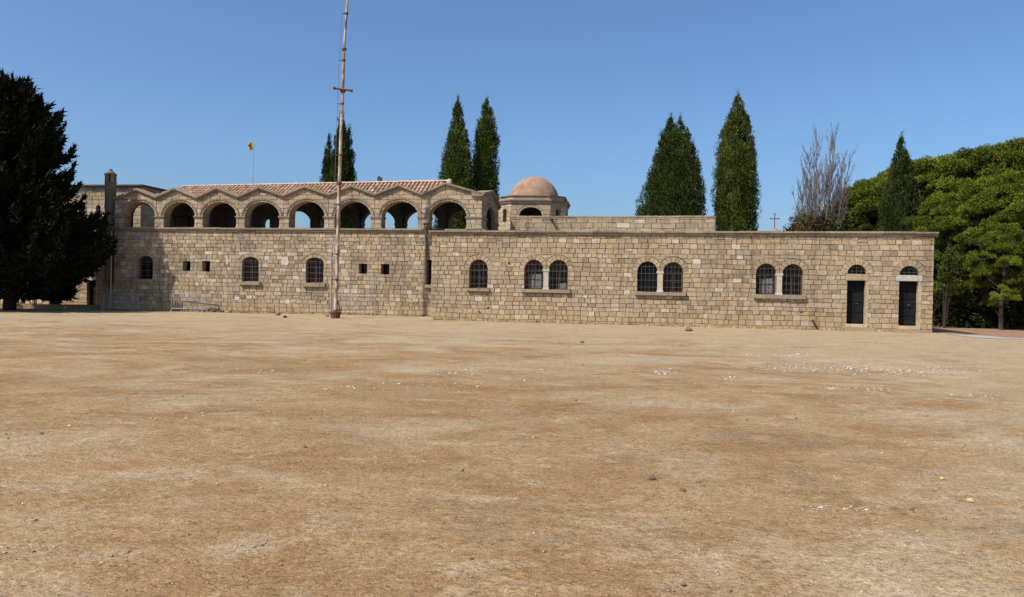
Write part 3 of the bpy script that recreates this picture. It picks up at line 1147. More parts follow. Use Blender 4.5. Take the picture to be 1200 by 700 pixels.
# ------------------------------------------------------------------ left wing with the gallery
LW = thing('arcaded_wing', 'tan stone building with an upper gallery of eight arches under zigzag gables and terracotta tiles', 'building',
           LWF.o, LWF.rz)
ZS0, ZS1 = 4.61, 4.83          # string course
U_END = LWF.uz(564.5, 260)[0]  # gallery corner, standing on the level behind the right wing
U_LOW = LWF.uz(520, 320)[0]
GD = 4.7                       # gallery depth
def lh(x0, x1, yt, yb, **k):
    return px_hole(LWF, x0, x1, yt, yb, **k)
W1 = lh(161.3, 179, 300, 327.3, rise=0.30, ring=0.20)
W2 = lh(283.7, 303, 301.3, 330.2, rise=0.30, ring=0.20)
W3 = lh(358.5, 379, 302, 331.5, rise=0.30, ring=0.20)
SQ = [lh(214.6, 223, 305.7, 317.7, rise=0.0), lh(237.2, 246, 306, 318, rise=0.0), lh(420.6, 430, 309, 321, rise=0.0), lh(446.3, 456, 309.4, 321.4, rise=0.0)]
SL = lh(499.4, 507.5, 305, 333.5, rise=0.0)
low = [W1, W2, W3] + SQ + [SL]
b = MB()
wall_slab(b, [(0, -0.2), (0, ZS0), (U_LOW, ZS0), (U_LOW, -0.2)], low, 0.032, 0.45)
b.box(0.0, 0.04, 0.451, 4.0, -0.2, ZS0, 0.3)
b.box(0.0, U_LOW, 4.001, 4.3, -0.2, ZS0, 0.3)
b.build('wall', M_OLD, LW)
stones = lay(0, U_LOW, -0.05, ZS0, (0.18, 0.26), (0.20, 0.50), low, tone=(0.13, 0.92))
for Q in (W1, W2, W3):
    stones += voussoirs(Q, 7)
for Q in (W1, W2, W3):
    window(LW, Q, nv=3, nh=4, depth=0.28)
for (x0, x1, y0, y1) in ((158.3, 181, 327.5, 331.2), (281.6, 305.8, 330.3, 334.0), (355.6, 381.8, 331.6, 336.2), (497, 507, 333.8, 337.2)):
    Q = lh(x0, x1, y0, y1, rise=0.0)
    sill(LW, Q.cx - Q.hw, Q.cx + Q.hw, Q.zb, Q.zt - 0.003, out=0.16)
for Q in SQ + [SL]:
    g = MB()
    g.box(Q.cx - Q.hw - 0.01, Q.cx + Q.hw + 0.01, 0.40, 0.44, Q.zb - 0.01, Q.zt + 0.01)
    g.build('pane', M_GLASS, LW)
    if Q is SL:
        grille(LW, Q, 0.08, 2, 4)

# gallery front
pk = [(161.4, 220.9), (206.3, 220.0), (255.2, 219.4), (304.3, 218.9), (357.6, 217.6), (412.5, 216.7), (467.8, 216.0), (522.0, 213.9)]
vl = [(130.5, 232.0), (183.4, 230.0), (231.4, 230.5), (280.3, 229.3), (332.5, 228.3), (385.6, 227.2), (439.5, 227.0), (494.4, 226.5), (564.8, 226.0)]
piers = [(130.5, 146.0), (181.0, 192.5), (227.4, 238.3), (276.2, 287.4), (326.6, 339.6), (379.4, 392.7), (434.0, 447.6), (489.4, 503.3), (545.8, 564.5)]
PK = [LWF.uz(*q) for q in pk]
VL = [LWF.uz(*q) for q in vl]
VL[0] = (-0.06, VL[0][1])
zp_m = sum(q[1] for q in PK) / 8
zv_m = sum(q[1] for q in VL[1:8]) / 7
CT = 0.20                      # gable cornice thickness
ZSP = LWF.uz(300, 254.2)[1]    # springing
arches = []
for i in range(8):
    x0, x1 = piers[i][1] - 0.6, piers[i + 1][0] + 0.6
    u0, u1 = LWF.uz(x0, 256)[0], LWF.uz(x1, 256)[0]
    zc = LWF.uz((x0 + x1) / 2, 237.0 if i < 4 else 236.0)[1]
    arches.append(Hole(u0, u1, ZS1, zc, rise=zc - ZSP, ring=0.17))
top_pts, tops = [], []
zig = []
for i in range(8):
    zig += [VL[i], PK[i]]
zig.append(VL[8])
zig[0] = (0.0, zig[0][1])
zig[-1] = (U_END, zig[-1][1])
low_zig = [(u, z - CT) for u, z in zig]
for (ua, za), (ub, zb_) in zip(low_zig, low_zig[1:]):
    m_ = (zb_ - za) / (ub - ua)
    tops.append((ua, ub, m_, za - m_ * ua))
b = MB()
wall_slab(b, [(0, ZS1 - 0.01)] + low_zig + [(U_END, ZS1 - 0.01)], arches_ok := [Hole(A.cx - A.hw, A.cx + A.hw, ZS1 + 0.004, A.zt, rise=A.rise) for A in arches], 0.032, 0.62, 0.1, 0.55)
b.build('gallery_wall', M_OLD, LW)
gst = lay(0, U_END, ZS1 + 0.003, zp_m + 0.1, (0.22, 0.30), (0.28, 0.62), arches, top=tops, splits=[q[0] for q in zig[1:-1]], tone=(0.3, 0.9))
for A in arches:
    gst += voussoirs(A, 15)
set_stones(LW, stones, M_OLD, limit=190)
set_stones(LW, gst, M_OLD, limit=110)
# archivolt mouldings, imposts
for i, A in enumerate(arches):
    b = MB()
    n = 20
    for k in range(n):
        a0, a1 = math.pi * k / n, math.pi * (k + 1) / n
        vs = []
        for a in (a0, a1):
            for r_, y_ in ((0.115, 0.0), (0.115, -0.045), (0.19, -0.055), (0.19, 0.0)):
                vs.append((A.cx + (A.hw + r_) * math.cos(a), y_, A.zs + (A.rise + r_) * math.sin(a)))
        b.add(vs, [(0, 1, 5, 4), (1, 2, 6, 5), (2, 3, 7, 6)], 0.45)
    b.build('archivolt', M_TRIM, LW)
edges = [(0.0, arches[0].cx - arches[0].hw)] + [(arches[i].cx + arches[i].hw, arches[i + 1].cx - arches[i + 1].hw) for i in range(7)] + [(arches[7].cx + arches[7].hw, U_END)]
for (ua, ub) in edges:
    b = MB()
    b.box(ua - 0.05, ub + 0.05, -0.07, 0.66, ZSP - 0.03, ZSP + 0.03, 0.55)
    b.box(ua - 0.025, ub + 0.025, -0.04, 0.64, ZSP - 0.10, ZSP - 0.032, 0.5)
    b.build('impost', M_TRIM, LW)
    b = MB()
    b.box(ua - 0.03, ub + 0.03, -0.03, 0.64, ZS1 + 0.003, ZS1 + 0.07, 0.6)
    b.build('pier_base', M_OLD, LW)
# zigzag cornice, one sloping piece per half gable
def sloped(root, ua, za, ub, zb_, y0, y1, t, mat, name, tone=0.5, mp=lambda x, y, z: (x, y, z)):
    b_ = MB()
    for (ya, k0, k1) in ((y0, 0.45, 1.0), (y0 * 0.5, 0.0, 0.448)):
        vs = []
        for (u, z) in ((ua, za), (ub, zb_)):
            for (y_, k) in ((ya, k0), (ya, k1), (y1, k1), (y1, k0)):
                vs.append(mp(u, y_, z - t + t * k))
        b_.add(vs, [(0, 1, 5, 4), (1, 2, 6, 5), (2, 3, 7, 6), (3, 0, 4, 7), (0, 3, 2, 1), (4, 5, 6, 7)], tone)
    return b_.build(name, mat, root)
for (ua, za), (ub, zb_) in zip(zig, zig[1:]):
    sloped(LW, ua + 0.002, za, ub - 0.002, zb_, -0.16, 0.55, CT, M_TRIM, 'gable_cornice', rnd.uniform(0.3, 0.8))
# string course
coping(LW, -0.12, LWF.uz(503.6, 268)[0], ZS0, ZS1, 0.15, 0.60, M_TRIM, 1.3, 'string_course_stone')
# level under the right half of the gallery, behind the right wing
b = MB()
b.box(U_LOW + 0.02, U_END + 0.2, 0.0, GD + 0.2, ZS0 - 3.0, ZS1 - 0.004, 0.3)
b.box(0.1, U_LOW, 0.63, GD, ZS0 - 0.1, ZS1 - 0.10, 0.3)
b.build('gallery_floor', M_OLD, LW)
# back wall of the gallery: solid to the left, arched to the right
UW = 0.12
back = []
A3 = arches[2]
back.append(Hole(A3.cx + A3.hw - 0.62, A3.cx + A3.hw - 0.02, ZS1 - 0.05, ZSP + 0.3, rise=0.35))
for A in arches[3:]:
    back.append(Hole(A.cx - A.hw, A.cx + A.hw, ZS1 - 0.05, A.zt - 0.05, rise=A.rise - 0.05))
ZCE = zv_m - 0.06
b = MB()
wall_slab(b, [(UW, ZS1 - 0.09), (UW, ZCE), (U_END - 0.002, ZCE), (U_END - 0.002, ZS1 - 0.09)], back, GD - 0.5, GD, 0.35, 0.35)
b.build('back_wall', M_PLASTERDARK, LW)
b = MB()
b.box(arches[0].cx - 0.85, arches[0].cx + 0.55, GD - 0.56, GD - 0.501, ZS1 - 0.09, ZSP + 0.42, 0.1)
gd = b.build('gallery_door', M_DOOR, LW)
for k in range(3):
    b = MB()
    xq = arches[0].cx - 0.82 + k * 0.46
    b.box(xq, xq + 0.42, GD - 0.59, GD - 0.561, ZS1 + 0.03, ZSP + 0.36, 0.4)
    b.build('panel', M_REDWOOD, gd)
for (ua, ub) in edges[2:8]:
    b = MB()
    b.box(ua - 0.03, ub + 0.03, GD - 0.56, GD + 0.04, ZSP - 0.10, ZSP + 0.02, 0.3)
    b.build('back_impost', M_TRIM, LW)
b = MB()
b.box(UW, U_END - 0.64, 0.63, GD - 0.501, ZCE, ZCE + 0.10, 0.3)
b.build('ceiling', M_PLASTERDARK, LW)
# transverse arches between the bays
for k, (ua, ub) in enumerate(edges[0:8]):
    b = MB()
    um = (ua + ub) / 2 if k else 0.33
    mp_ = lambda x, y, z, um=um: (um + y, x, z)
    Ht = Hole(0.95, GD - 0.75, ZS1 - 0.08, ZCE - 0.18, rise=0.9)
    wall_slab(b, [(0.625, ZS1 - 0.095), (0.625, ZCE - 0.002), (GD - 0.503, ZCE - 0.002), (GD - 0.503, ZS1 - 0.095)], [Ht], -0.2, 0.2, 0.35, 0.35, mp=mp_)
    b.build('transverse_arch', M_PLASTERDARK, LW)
# east end of the gallery: gable with one arch
mpE = lambda x, y, z: (U_END - y, x, z)
HE = Hole(1.2, 3.6, ZS1 + 0.004, ZSP + 0.78, rise=0.78, ring=0.2)
zE = zig[-1][1]
zEp = zE + 0.42
ez = [(0.0, zE), (GD / 2, zEp), (GD, zE - 0.25)]
ezl = [(u, z - CT) for u, z in ez]
b = MB()
wall_slab(b, [(0.63, ZS1 - 0.01), (0.63, ezl[0][1] + 0.63 * (ezl[1][1] - ezl[0][1]) / (GD / 2)), ezl[1], ezl[2], (GD, ZS1 - 0.01)], [HE], 0.032, 0.20, 0.1, 0.3, mp=mpE)
b.build('end_wall', M_OLD, LW)
te = []
for (ua, za), (ub, zb_) in zip(ezl, ezl[1:]):
    m_ = (zb_ - za) / (ub - ua)
    te.append((ua, ub, m_, za - m_ * ua))
st = lay(0.03, GD, ZS1 + 0.003, zEp, (0.22, 0.30), (0.28, 0.62), [HE], top=te, splits=[GD / 2], tone=(0.3, 0.85)) + voussoirs(HE, 13)
set_stones(LW, st, M_OLD, mp=mpE, limit=0)
for (ua, za), (ub, zb_) in zip(ez, ez[1:]):
    sloped(LW, ua - (0.16 if ua == 0 else -0.002), za, ub + 0.002, zb_, -0.16, 0.55, CT, M_TRIM, 'gable_cornice', 0.6, mp=mpE)
b = MB()
b.box(U_END - 0.22, U_END + 0.06, 0.67, 1.24, ZSP - 0.10, ZSP + 0.03, 0.5)
b.build('impost', M_TRIM, LW)
b = MB()
b.box(U_END - 0.22, U_END + 0.06, 3.56, GD, ZSP - 0.10, ZSP + 0.03, 0.5)
b.build('impost', M_TRIM, LW)
# small lean of masonry at the west end of bay one
# roof tiles in rows: half round covers
YR = 2.3
U_RE = LWF.uz(513, 213)[0]
ZR = LWF.uz(460, 212.8, YR)[1]
ZF = zv_m - 0.16
RDROP = 0.015
HIPW = 1.25
def tiles(u0, u1, y0, z0, y1, z1, pitch=0.235, rowlen=0.40):
    b_ = MB()
    n = int((u1 - u0) / pitch)
    L_ = math.hypot(y1 - y0, z1 - z0)
    LF, z1f = L_, z1
    m_ = int(math.ceil(L_ / rowlen))
    dy, dz = (y1 - y0) / L_, (z1 - z0) / L_
    ny_, nz_ = -dz, dy
    if nz_ < 0:
        ny_, nz_ = -ny_, -nz_
    for i in range(n):
        cu = u0 + (i + 0.5) * pitch
        z1 = z1f - RDROP * (u1 - cu)
        L_ = math.hypot(y1 - y0, z1 - z0)
        dy, dz = (y1 - y0) / L_, (z1 - z0) / L_
        ny_, nz_ = -dz, dy
        if nz_ < 0:
            ny_, nz_ = -ny_, -nz_
        L_ *= min(1.0, (cu - u0 + 0.1) / HIPW)
        m_ = int(math.ceil(L_ / rowlen))
        for k in range(m_):
            s0, s1 = k * rowlen - 0.05, min(L_, (k + 1) * rowlen)
            jx = rnd.uniform(-0.012, 0.012)
            t = min(1, max(0, rnd.gauss(0.5, 0.22)))
            vs = []
            for (s_, lift, rr) in ((s0, 0.035, 0.095), (s1, 0.01, 0.080)):
                for q in range(6):
                    a = math.pi * q / 5
                    hgt = rr * 0.85 * math.sin(a) + lift
                    vs.append((cu + jx + rr * math.cos(a), y0 + dy * s_ + ny_ * hgt, z0 + dz * s_ + nz_ * hgt))
            b_.add(vs, [(q, q + 1, 7 + q, 6 + q) for q in range(5)] + [(0, 1, 2, 3, 4, 5)], t)
            # channel tile between covers
            vs = []
            for (s_, lift) in ((s0, 0.02), (s1, 0.0)):
                for q in range(4):
                    a = math.pi * q / 3
                    hgt = -0.05 * math.sin(a) + lift + 0.02
                    vs.append((cu + pitch / 2 + 0.08 * math.cos(a), y0 + dy * s_ + ny_ * hgt, z0 + dz * s_ + nz_ * hgt))
            b_.add(vs, [(q, q + 1, 5 + q, 4 + q) for q in range(3)], min(1, t * 0.8))
    return b_
U_RW = VL[1][0] - 0.95
bt = tiles(U_RW, U_RE, 0.40, ZF, YR, ZR)
bt2 = tiles(U_RW, U_RE, GD + 0.2, ZF, YR, ZR)
for q in (bt2,):
    n = len(bt.v)
    bt.v += q.v
    bt.f += [[i + n for i in f] for f in q.f]
    bt.t += q.t
rf = bt.build('roof_tiles', M_TILE, LW, kind='stuff')
b = MB()
b.add([(U_RW, 0.40, ZF - 0.03), (U_RE, 0.40, ZF - 0.03), (U_RE, YR, ZR - 0.05), (U_RW + HIPW, YR, ZR - 0.05 - RDROP * (U_RE - U_RW - HIPW)), (U_RW, GD + 0.2, ZF - 0.03), (U_RE, GD + 0.2, ZF - 0.03),
       (U_END - 0.4, 0.40, ZF - 0.03), (U_END - 0.4, GD + 0.2, ZF - 0.03)],
      [(0, 1, 2, 3), (3, 2, 5, 4), (1, 6, 2), (6, 7, 2), (7, 5, 2), (0, 3, 4)], 0.5)
b.build('roof', M_TILE, LW)
x = U_RW + HIPW - 0.1
while x < U_RE - 0.1:
    b = MB()
    w_ = 0.42
    pr = []
    for (uu, rr) in ((x, 0.115), (min(x + w_ + 0.03, U_RE + 0.1), 0.095)):
        for q in range(7):
            a = math.pi * q / 6
            pr.append((uu, YR + rr * math.cos(a), ZR - RDROP * (U_RE - uu) + rr * 0.8 * math.sin(a)))
    b.add(pr, [(q, q + 1, 8 + q, 7 + q) for q in range(6)] + [tuple(range(7))], rnd.uniform(0.3, 1))
    b.build('ridge_tile', M_RIDGE, LW)
    x += w_
b = MB()
b.lathe([(0.17, ZR - 0.12), (0.15, ZR + 0.06), (0.06, ZR + 0.12), (0.001, ZR + 0.13)], 8, U_RE + 0.05, YR)
b.build('ridge_cap', M_RIDGE, LW)
uv_, zv_ = LWF.uz(445, 211.5, YR)
b = MB()
b.box(uv_ - 0.12, uv_ + 0.12, YR - 0.1, YR + 0.1, ZR + 0.06, ZR + 0.23, 0.3)
b.box(uv_ - 0.09, uv_ - 0.0, YR - 0.11, YR + 0.11, ZR + 0.232, ZR + 0.29, 0.3)
b.build('roof_vent', M_DARKPIPE, LW)

# rainwater pipe in the corner with a hopper head
ud, zd0 = LWF.uz(500.6, 265)
_, zd1 = LWF.uz(500.6, 333)
b = MB()
b.tube([(ud, -0.24, zd0 - 0.2), (ud, -0.24, zd0 - 0.55), (ud, -0.10, zd0 - 0.8), (ud, -0.10, zd1)], 0.055, 8)
dp = b.build('rainwater_pipe', M_BROWNPIPE, LW)
b = MB()
b.box(ud - 0.10, ud + 0.10, -0.36, -0.16, zd0 - 0.1, zd0 + 0.10, 0.4)
b.box(ud - 0.14, ud + 0.14, -0.40, -0.155, zd0 + 0.102, zd0 + 0.15, 0.4)
b.box(ud - 0.06, ud + 0.06, -0.31, -0.17, zd0 - 0.2, zd0 - 0.102, 0.4)
b.build('hopper_head', M_BROWNPIPE, dp)
# pale block set in the wall
for (x0, x1, y0, y1) in ((330, 337.5, 301.3, 311.0), (275.6, 280.8, 348, 352.2), (264.8, 267.2, 299.5, 310)):
    Q = lh(x0, x1, y0, y1, rise=0.0)
    b = MB()
    b.box(Q.cx - Q.hw, Q.cx + Q.hw, -0.03, 0.02, Q.zb, Q.zt, 0.9, 0.012)
    o = b.build('pale_block', M_PALE, LW)

# corbelled round turret at the corner
def turret():
    u, _ = LWF.uz(124.8, 260)
    t0 = MB()
    zz = lambda py: LWF.uz(124.8, py)[1]
    r0, r1 = 0.265, 0.315
    cy = 0.32
    prof = [(0.02, zz(338.8)), (0.10, zz(336.5)), (0.20, zz(332.5)), (r0, zz(329))]
    z = zz(329)
    ztop = zz(214)
    while z < ztop - 0.1:
        h_ = rnd.uniform(0.26, 0.36)
        k = (z - zz(329)) / (ztop - zz(329))
        r_ = r0 + (r1 - r0) * k
        ze = min(z + h_, ztop)
        prof += [(r_ + rnd.uniform(-0.004, 0.008), z + 0.012), (r_ + rnd.uniform(-0.004, 0.008), ze - 0.012), (r_ - 0.012, ze)]
        z = ze
    prof += [(r1 + 0.02, ztop + 0.005), (r1 + 0.02, ztop + 0.03)]
    t0.lathe(prof, 28, u, cy, 0.0)  # darkest tone, so the colour includes the tree's shade on the shaft
    tr = t0.build('turret', M_TRIM, LW)
    zc0, zc1 = ztop + 0.032, zz(204.5)
    for k in range(6):
        a0 = math.radians(60 * k + 5)
        a1 = a0 + math.radians(36)
        b_ = MB()
        b_.lathe([(0.16, zc0), (r1, zc0), (r1, zc1), (0.16, zc1)], 5, u, cy, 0.45, a0, a1)
        b_.lathe([(0.16, zc0), (r1, zc0)], 1, u, cy, 0.45, a0, a0 + 1e-3)
        for a in (a0, a1):
            c_, s_ = math.cos(a), math.sin(a)
            b_.add([(u + 0.16 * c_, cy + 0.16 * s_, zc0), (u + r1 * c_, cy + r1 * s_, zc0), (u + r1 * c_, cy + r1 * s_, zc1), (u + 0.16 * c_, cy + 0.16 * s_, zc1)], [(0, 1, 2, 3)], 0.45)
        b_.build('turret_pier', M_TRIM, tr)
    b_ = MB()
    b_.lathe([(0.001, zc1 + 0.002), (r1 + 0.03, zc1 + 0.002), (r1 + 0.03, zc1 + 0.07), (r1 - 0.03, zc1 + 0.075), (0.16, zz(200)), (0.09, zz(199)), (0.10, zz(197.6)), (0.001, zz(196.8))], 18, u, cy, 0.1)
    b_.build('turret_cap', M_TRIM, tr)
    b_ = MB()
    b_.lathe([(0.13, zc0), (0.13, zc1)], 10, u, cy, 0.0)
    b_.build('turret_core', M_DARKPIPE, tr)
turret()
# pale tube added as the sunlit edge of the corner beside the turret
uq, _ = LWF.uz(130.6, 300)
b = MB()
b.tube([(uq, -0.02, 0.0), (uq, -0.02, ZS0)], 0.04, 6)
b.build('lit_corner_edge', M_PALE, LW)

# ------------------------------------------------------------------ taller block at the left, behind the gallery
def block():
    yq = 4.95
    fr = LWF
    u0 = fr.uz(50, 350, yq)[0]
    u1 = fr.uz(165.5, 222, yq)[0]
    ztop = fr.uz(165, 215.6, yq)[1]
    t = thing('gatehouse', 'tall plain stone block at the left with a small arched door and a dark eave', 'building', fr.world(u0, yq, 0), fr.rz)
    L_ = u1 - u0
    def bh(x0, x1, yt, yb, **k):
        H_ = px_hole(fr, x0, x1, yt, yb, y=yq, **k)
        H_.cx -= u0
        return H_
    Dd = bh(102, 112, 328.5, 357.5, rise=0.0)
    Df = bh(102.5, 111.7, 318.3, 324.8, ring=0.2)
    Df.rise = Df.zt - Df.zb
    Df.zs = Df.zb
    Wt = bh(112.5, 117.5, 240, 278, rise=0.15)
    hl = [Dd, Df, Wt]
    ze = ztop - 0.16
    b_ = MB()
    wall_slab(b_, [(0, -0.2), (0, ze), (L_, ze), (L_, -0.2)], hl, 0.032, 0.45)
    b_.box(0, 0.03, 0.451, 6.5, -0.2, ze, 0.2)
    b_.box(L_ - 0.03, L_, 0.451, 6.5, -0.2, ze, 0.2)
    b_.box(0, L_, 6.501, 6.6, -0.2, ze, 0.2)
    b_.build('wall', M_OLD, t)
    st = lay(0, L_, 0.0, ze, (0.22, 0.31), (0.3, 0.7), [Wt, DoorHole(Dd, blk(Dd.cx - Dd.hw - 0.05, Dd.cx + Dd.hw + 0.05, Dd.zt, Df.zb), Df)], tone=(0.25, 0.88))
    st += voussoirs(Df, 7)
    set_stones(t, st, M_OLD)
    st = lay(0.03, 6.5, 4.0, ze, (0.22, 0.31), (0.3, 0.7), tone=(0.25, 0.88))
    set_stones(t, st, M_OLD, mp=lambda x, y, z: (L_ - y, x, z), limit=0)
    b_ = MB()
    b_.box(Dd.cx - Dd.hw - 0.04, Dd.cx + Dd.hw + 0.04, -0.01, 0.3, Dd.zt + 0.003, Df.zb - 0.003, 0.9)
    b_.build('lintel', M_PALE, t)
    b_ = MB()
    b_.box(Dd.cx - Dd.hw, Dd.cx + Dd.hw, 0.28, 0.31, Dd.zb, Dd.zt)
    d_ = b_.build('door', M_DOOR, t)
    for k in range(4):
        z0 = Dd.zb + 0.08 + (Dd.zt - Dd.zb - 0.1) * k / 4
        b_ = MB()
        b_.box(Dd.cx - Dd.hw + 0.05, Dd.cx + Dd.hw - 0.05, 0.255, 0.279, z0, z0 + (Dd.zt - Dd.zb) / 4 - 0.06)
        b_.build('panel', M_DOOR, d_)
    for H_ in (Df, Wt):
        b_ = MB()
        P_ = H_.poly()
        b_.add([(x, 0.3, z) for x, z in P_], [tuple(range(len(P_)))])
        b_.build('pane', M_GLASS, t)
    b_ = MB()
    b_.box(-0.22, L_ + 0.22, -0.22, 6.8, ze + 0.002, ze + 0.085, 0.3)
    b_.add([(-0.24, -0.24, ze + 0.088), (L_ + 0.24, -0.24, ze + 0.088), (L_ + 0.24, 6.84, ze + 0.088), (-0.24, 6.84, ze + 0.088),
            (2.6, 3.3, ze + 0.30), (L_ - 2.6, 3.3, ze + 0.30)],
           [(0, 1, 5, 4), (1, 2, 5), (2, 3, 4, 5), (3, 0, 4), (0, 3, 2, 1)], 0.3)
    b_.build('roof', M_DARKROOF, t)
block()

# ------------------------------------------------------------------ foliage helpers
def leaves(P, D, length, width, tone):
    """triangles: base at P, tip along D"""
    n = len(P)
    D = D / (np.linalg.norm(D, axis=1, keepdims=True) + 1e-9)
    R = nrng.normal(size=(n, 3))
    S = np.cross(D, R)
    S /= np.linalg.norm(S, axis=1, keepdims=True) + 1e-9
    L_ = np.asarray(length).reshape(-1, 1) * nrng.uniform(0.7, 1.3, (n, 1))
    W_ = np.asarray(width).reshape(-1, 1) * nrng.uniform(0.7, 1.3, (n, 1))
    V = np.empty((n, 3, 3))
    V[:, 0] = P - S * W_ * 0.5
    V[:, 1] = P + S * W_ * 0.5
    V[:, 2] = P + D * L_
    T = np.arange(n * 3).reshape(n, 3)
    return V.reshape(-1, 3), T, np.clip(tone, 0, 1)

def join(parts):
    Vs, Ts, Zs, n = [], [], [], 0
    for V, T, Z in parts:
        Vs.append(V)
        Ts.append(T + n)
        Zs.append(Z)
        n += len(V)
    return np.concatenate(Vs), np.concatenate(Ts), np.concatenate(Zs)

def cone_core(cx, cy, z0, z1, rfun, k, n=10, m_=14):
    V, T = [], []
    for i in range(m_ + 1):
        t = i / m_
        r_ = max(0.02, rfun(t) * k)
        for j in range(n):
            a = 2 * math.pi * j / n
            rr = r_ * (1 + 0.15 * math.sin(j * 2.3 + i * 1.7))
            V.append((cx + rr * math.cos(a), cy + rr * math.sin(a), z0 + (z1 - z0) * t))
    for i in range(m_):
        for j in range(n):
            a, b_ = i * n + j, i * n + (j + 1) % n
            T += [(a, b_, b_ + n), (a, b_ + n, a + n)]
    return np.array(V), np.array(T), np.full(len(T), 0.05)

def spire(cx, cy, z0, z1, R, rfun, ntuft, nleaf=50, lean=(0, 0)):
    """one flame of cypress: upright tufts on a tapering body"""
    parts = [cone_core(cx, cy, z0, z1 - 0.5, lambda t: R * rfun(t), 0.70)]
    ntuft = int(ntuft * 1.6)
    ts = []
    while len(ts) < ntuft:
        t = nrng.random()
        if nrng.random() < rfun(t) + 0.12:
            ts.append(t)
    ts = np.array(ts)
    ph = nrng.uniform(0, 2 * math.pi, ntuft)
    Hh = z1 - z0
    # vertical flutes: the outline is wavy round the body and up it
    fl = 1 + 0.10 * np.sin(ph * 5 + ts * 9 + cx) + 0.07 * np.sin(ph * 9 - ts * 14)
    rr = np.array([rfun(t) for t in ts]) * R * fl * nrng.uniform(0.84, 1.04, ntuft)
    C = np.stack([cx + rr * np.cos(ph), cy + rr * np.sin(ph), z0 + Hh * ts], 1)
    out = np.stack([np.cos(ph), np.sin(ph), np.zeros(ntuft)], 1)
    size = np.clip(0.12 + 0.19 * rr / max(R, 0.1), 0.10, 0.40) * nrng.uniform(0.7, 1.35, ntuft)
    k = nleaf
    Ci, Oi, Si = np.repeat(C, k, 0), np.repeat(out, k, 0), np.repeat(size, k)[:, None]
    g = nrng.normal(size=(ntuft * k, 3))
    g /= np.linalg.norm(g, axis=1, keepdims=True)
    g *= nrng.uniform(0.55, 1.0, (len(g), 1))
    upk = np.array([0, 0, 1.0])
    P = Ci + g * Si * np.array([0.8, 0.8, 1.6]) + Oi * Si * 0.1
    D = g * 0.75 + upk * 0.9 + Oi * 0.25 + nrng.normal(0, 0.2, g.shape)
    tn = np.repeat(nrng.normal(0.5, 0.20, ntuft), k) + nrng.normal(0, 0.11, ntuft * k)
    parts.append(leaves(P, D, 0.10 + 0.12 * Si[:, 0], 0.045 + 0.05 * Si[:, 0], tn))
    # wispy leader at the very top
    P = np.array([cx, cy, z1 - 0.15]) + nrng.normal(0, 1, (60, 3)) * np.array([0.07, 0.07, 0.28])
    parts.append(leaves(P, np.array([0.1, 0, 1.0]) + nrng.normal(0, 0.35, (60, 3)), np.full(60, 0.26), np.full(60, 0.05), np.full(60, 0.45)))
    # stray sprigs
    m_ = ntuft // 2
    i = nrng.integers(0, ntuft, m_)
    P = C[i] + out[i] * size[i][:, None] * 0.8
    D = out[i] * 0.5 + np.array([0, 0, 1.0])
    parts.append(leaves(P, D, np.full(m_, 0.34), np.full(m_, 0.05), np.full(m_, 0.5)))
    return join(parts)

def f_cyp(t):     # slender, full below
    return 1 - max(0, (t - 0.35) / 0.65) ** 1.9 * 0.985
def f_cone(t):    # broad at the foot
    return 1 - 0.985 * t ** 1.6
def f_col(t):     # columnar, pointed top
    return 1 - max(0, (t - 0.4) / 0.6) ** 3.2 * 0.97
def f_col2(t):
    return 1 - max(0, (t - 0.5) / 0.5) ** 4 * 0.97

def cypress(label, Y, pxc, spires, mat, zbase=0.0, name='cypress_tree'):
    """spires: (px centre, py top, half width px, profile, tufts)"""
    base = at_depth(pxc, 340, Y)
    t = thing(name, label, 'tree', (base.x, Y, zbase), 0, 'cypress trees behind the buildings')
    parts = []
    for (pc, pt, hw, fn, nt_) in spires:
        top = at_depth(pc, pt, Y)
        parts.append(spire(top.x - base.x, nrng.uniform(-0.3, 0.3), 0.7, top.z - zbase - 0.2, max(0.3, hw * Y / F_PX - 0.20), fn, nt_))
    V, T, Z = join(parts)
    np_mesh('foliage', V, T, Z, mat, t)
    b_ = MB()
    b_.tube([(0, 0, -0.2), (0.03, 0, 0.8), (0, 0.02, 3.0)], [0.28, 0.22, 0.14], 8)
    b_.build('trunk', M_BARK, t)
    return t

cypress('dark cypress with two tips behind the tiled roof, just behind the rusty mast', 60, 397,
        [(401, 131, 17, f_cyp, 480), (385, 156, 13.5, f_cyp, 300), (409, 150, 13, f_cyp, 260), (394, 165, 15, f_cyp, 260)], M_CYPDARK)
cypress('pointed broad cypress left of the close pair behind the end of the gallery', 58, 535, [(537, 116, 23.5, f_cyp, 760)], M_CYP)
cypress('narrow tall cypress right of the close pair, just left of the dome', 59, 571, [(570.5, 117, 15.0, f_col2, 560)], M_CYP)
cypress('broad cone shaped cypress with several tips above the plain parapet', 58, 785,
        [(786, 137, 49, f_cone, 900), (797, 139, 29, f_col, 480), (775, 156, 30, f_cone, 320), (787, 138, 20, f_col, 260), (804, 152, 24, f_col, 300)], M_CYPDARK)
cypress('tallest bright green columnar cypress right of the parapet end', 58, 863, [(864, 111, 24.0, f_col, 950), (853, 148, 12, f_col, 200)], M_CYP)
cypress('dark narrow cypress with ragged top in front of the pine wood', 55, 1054,
        [(1054, 162, 16, f_col, 380), (1063, 182, 15, f_col, 300), (1044, 206, 12, f_col, 240)], M_CYPDARK)

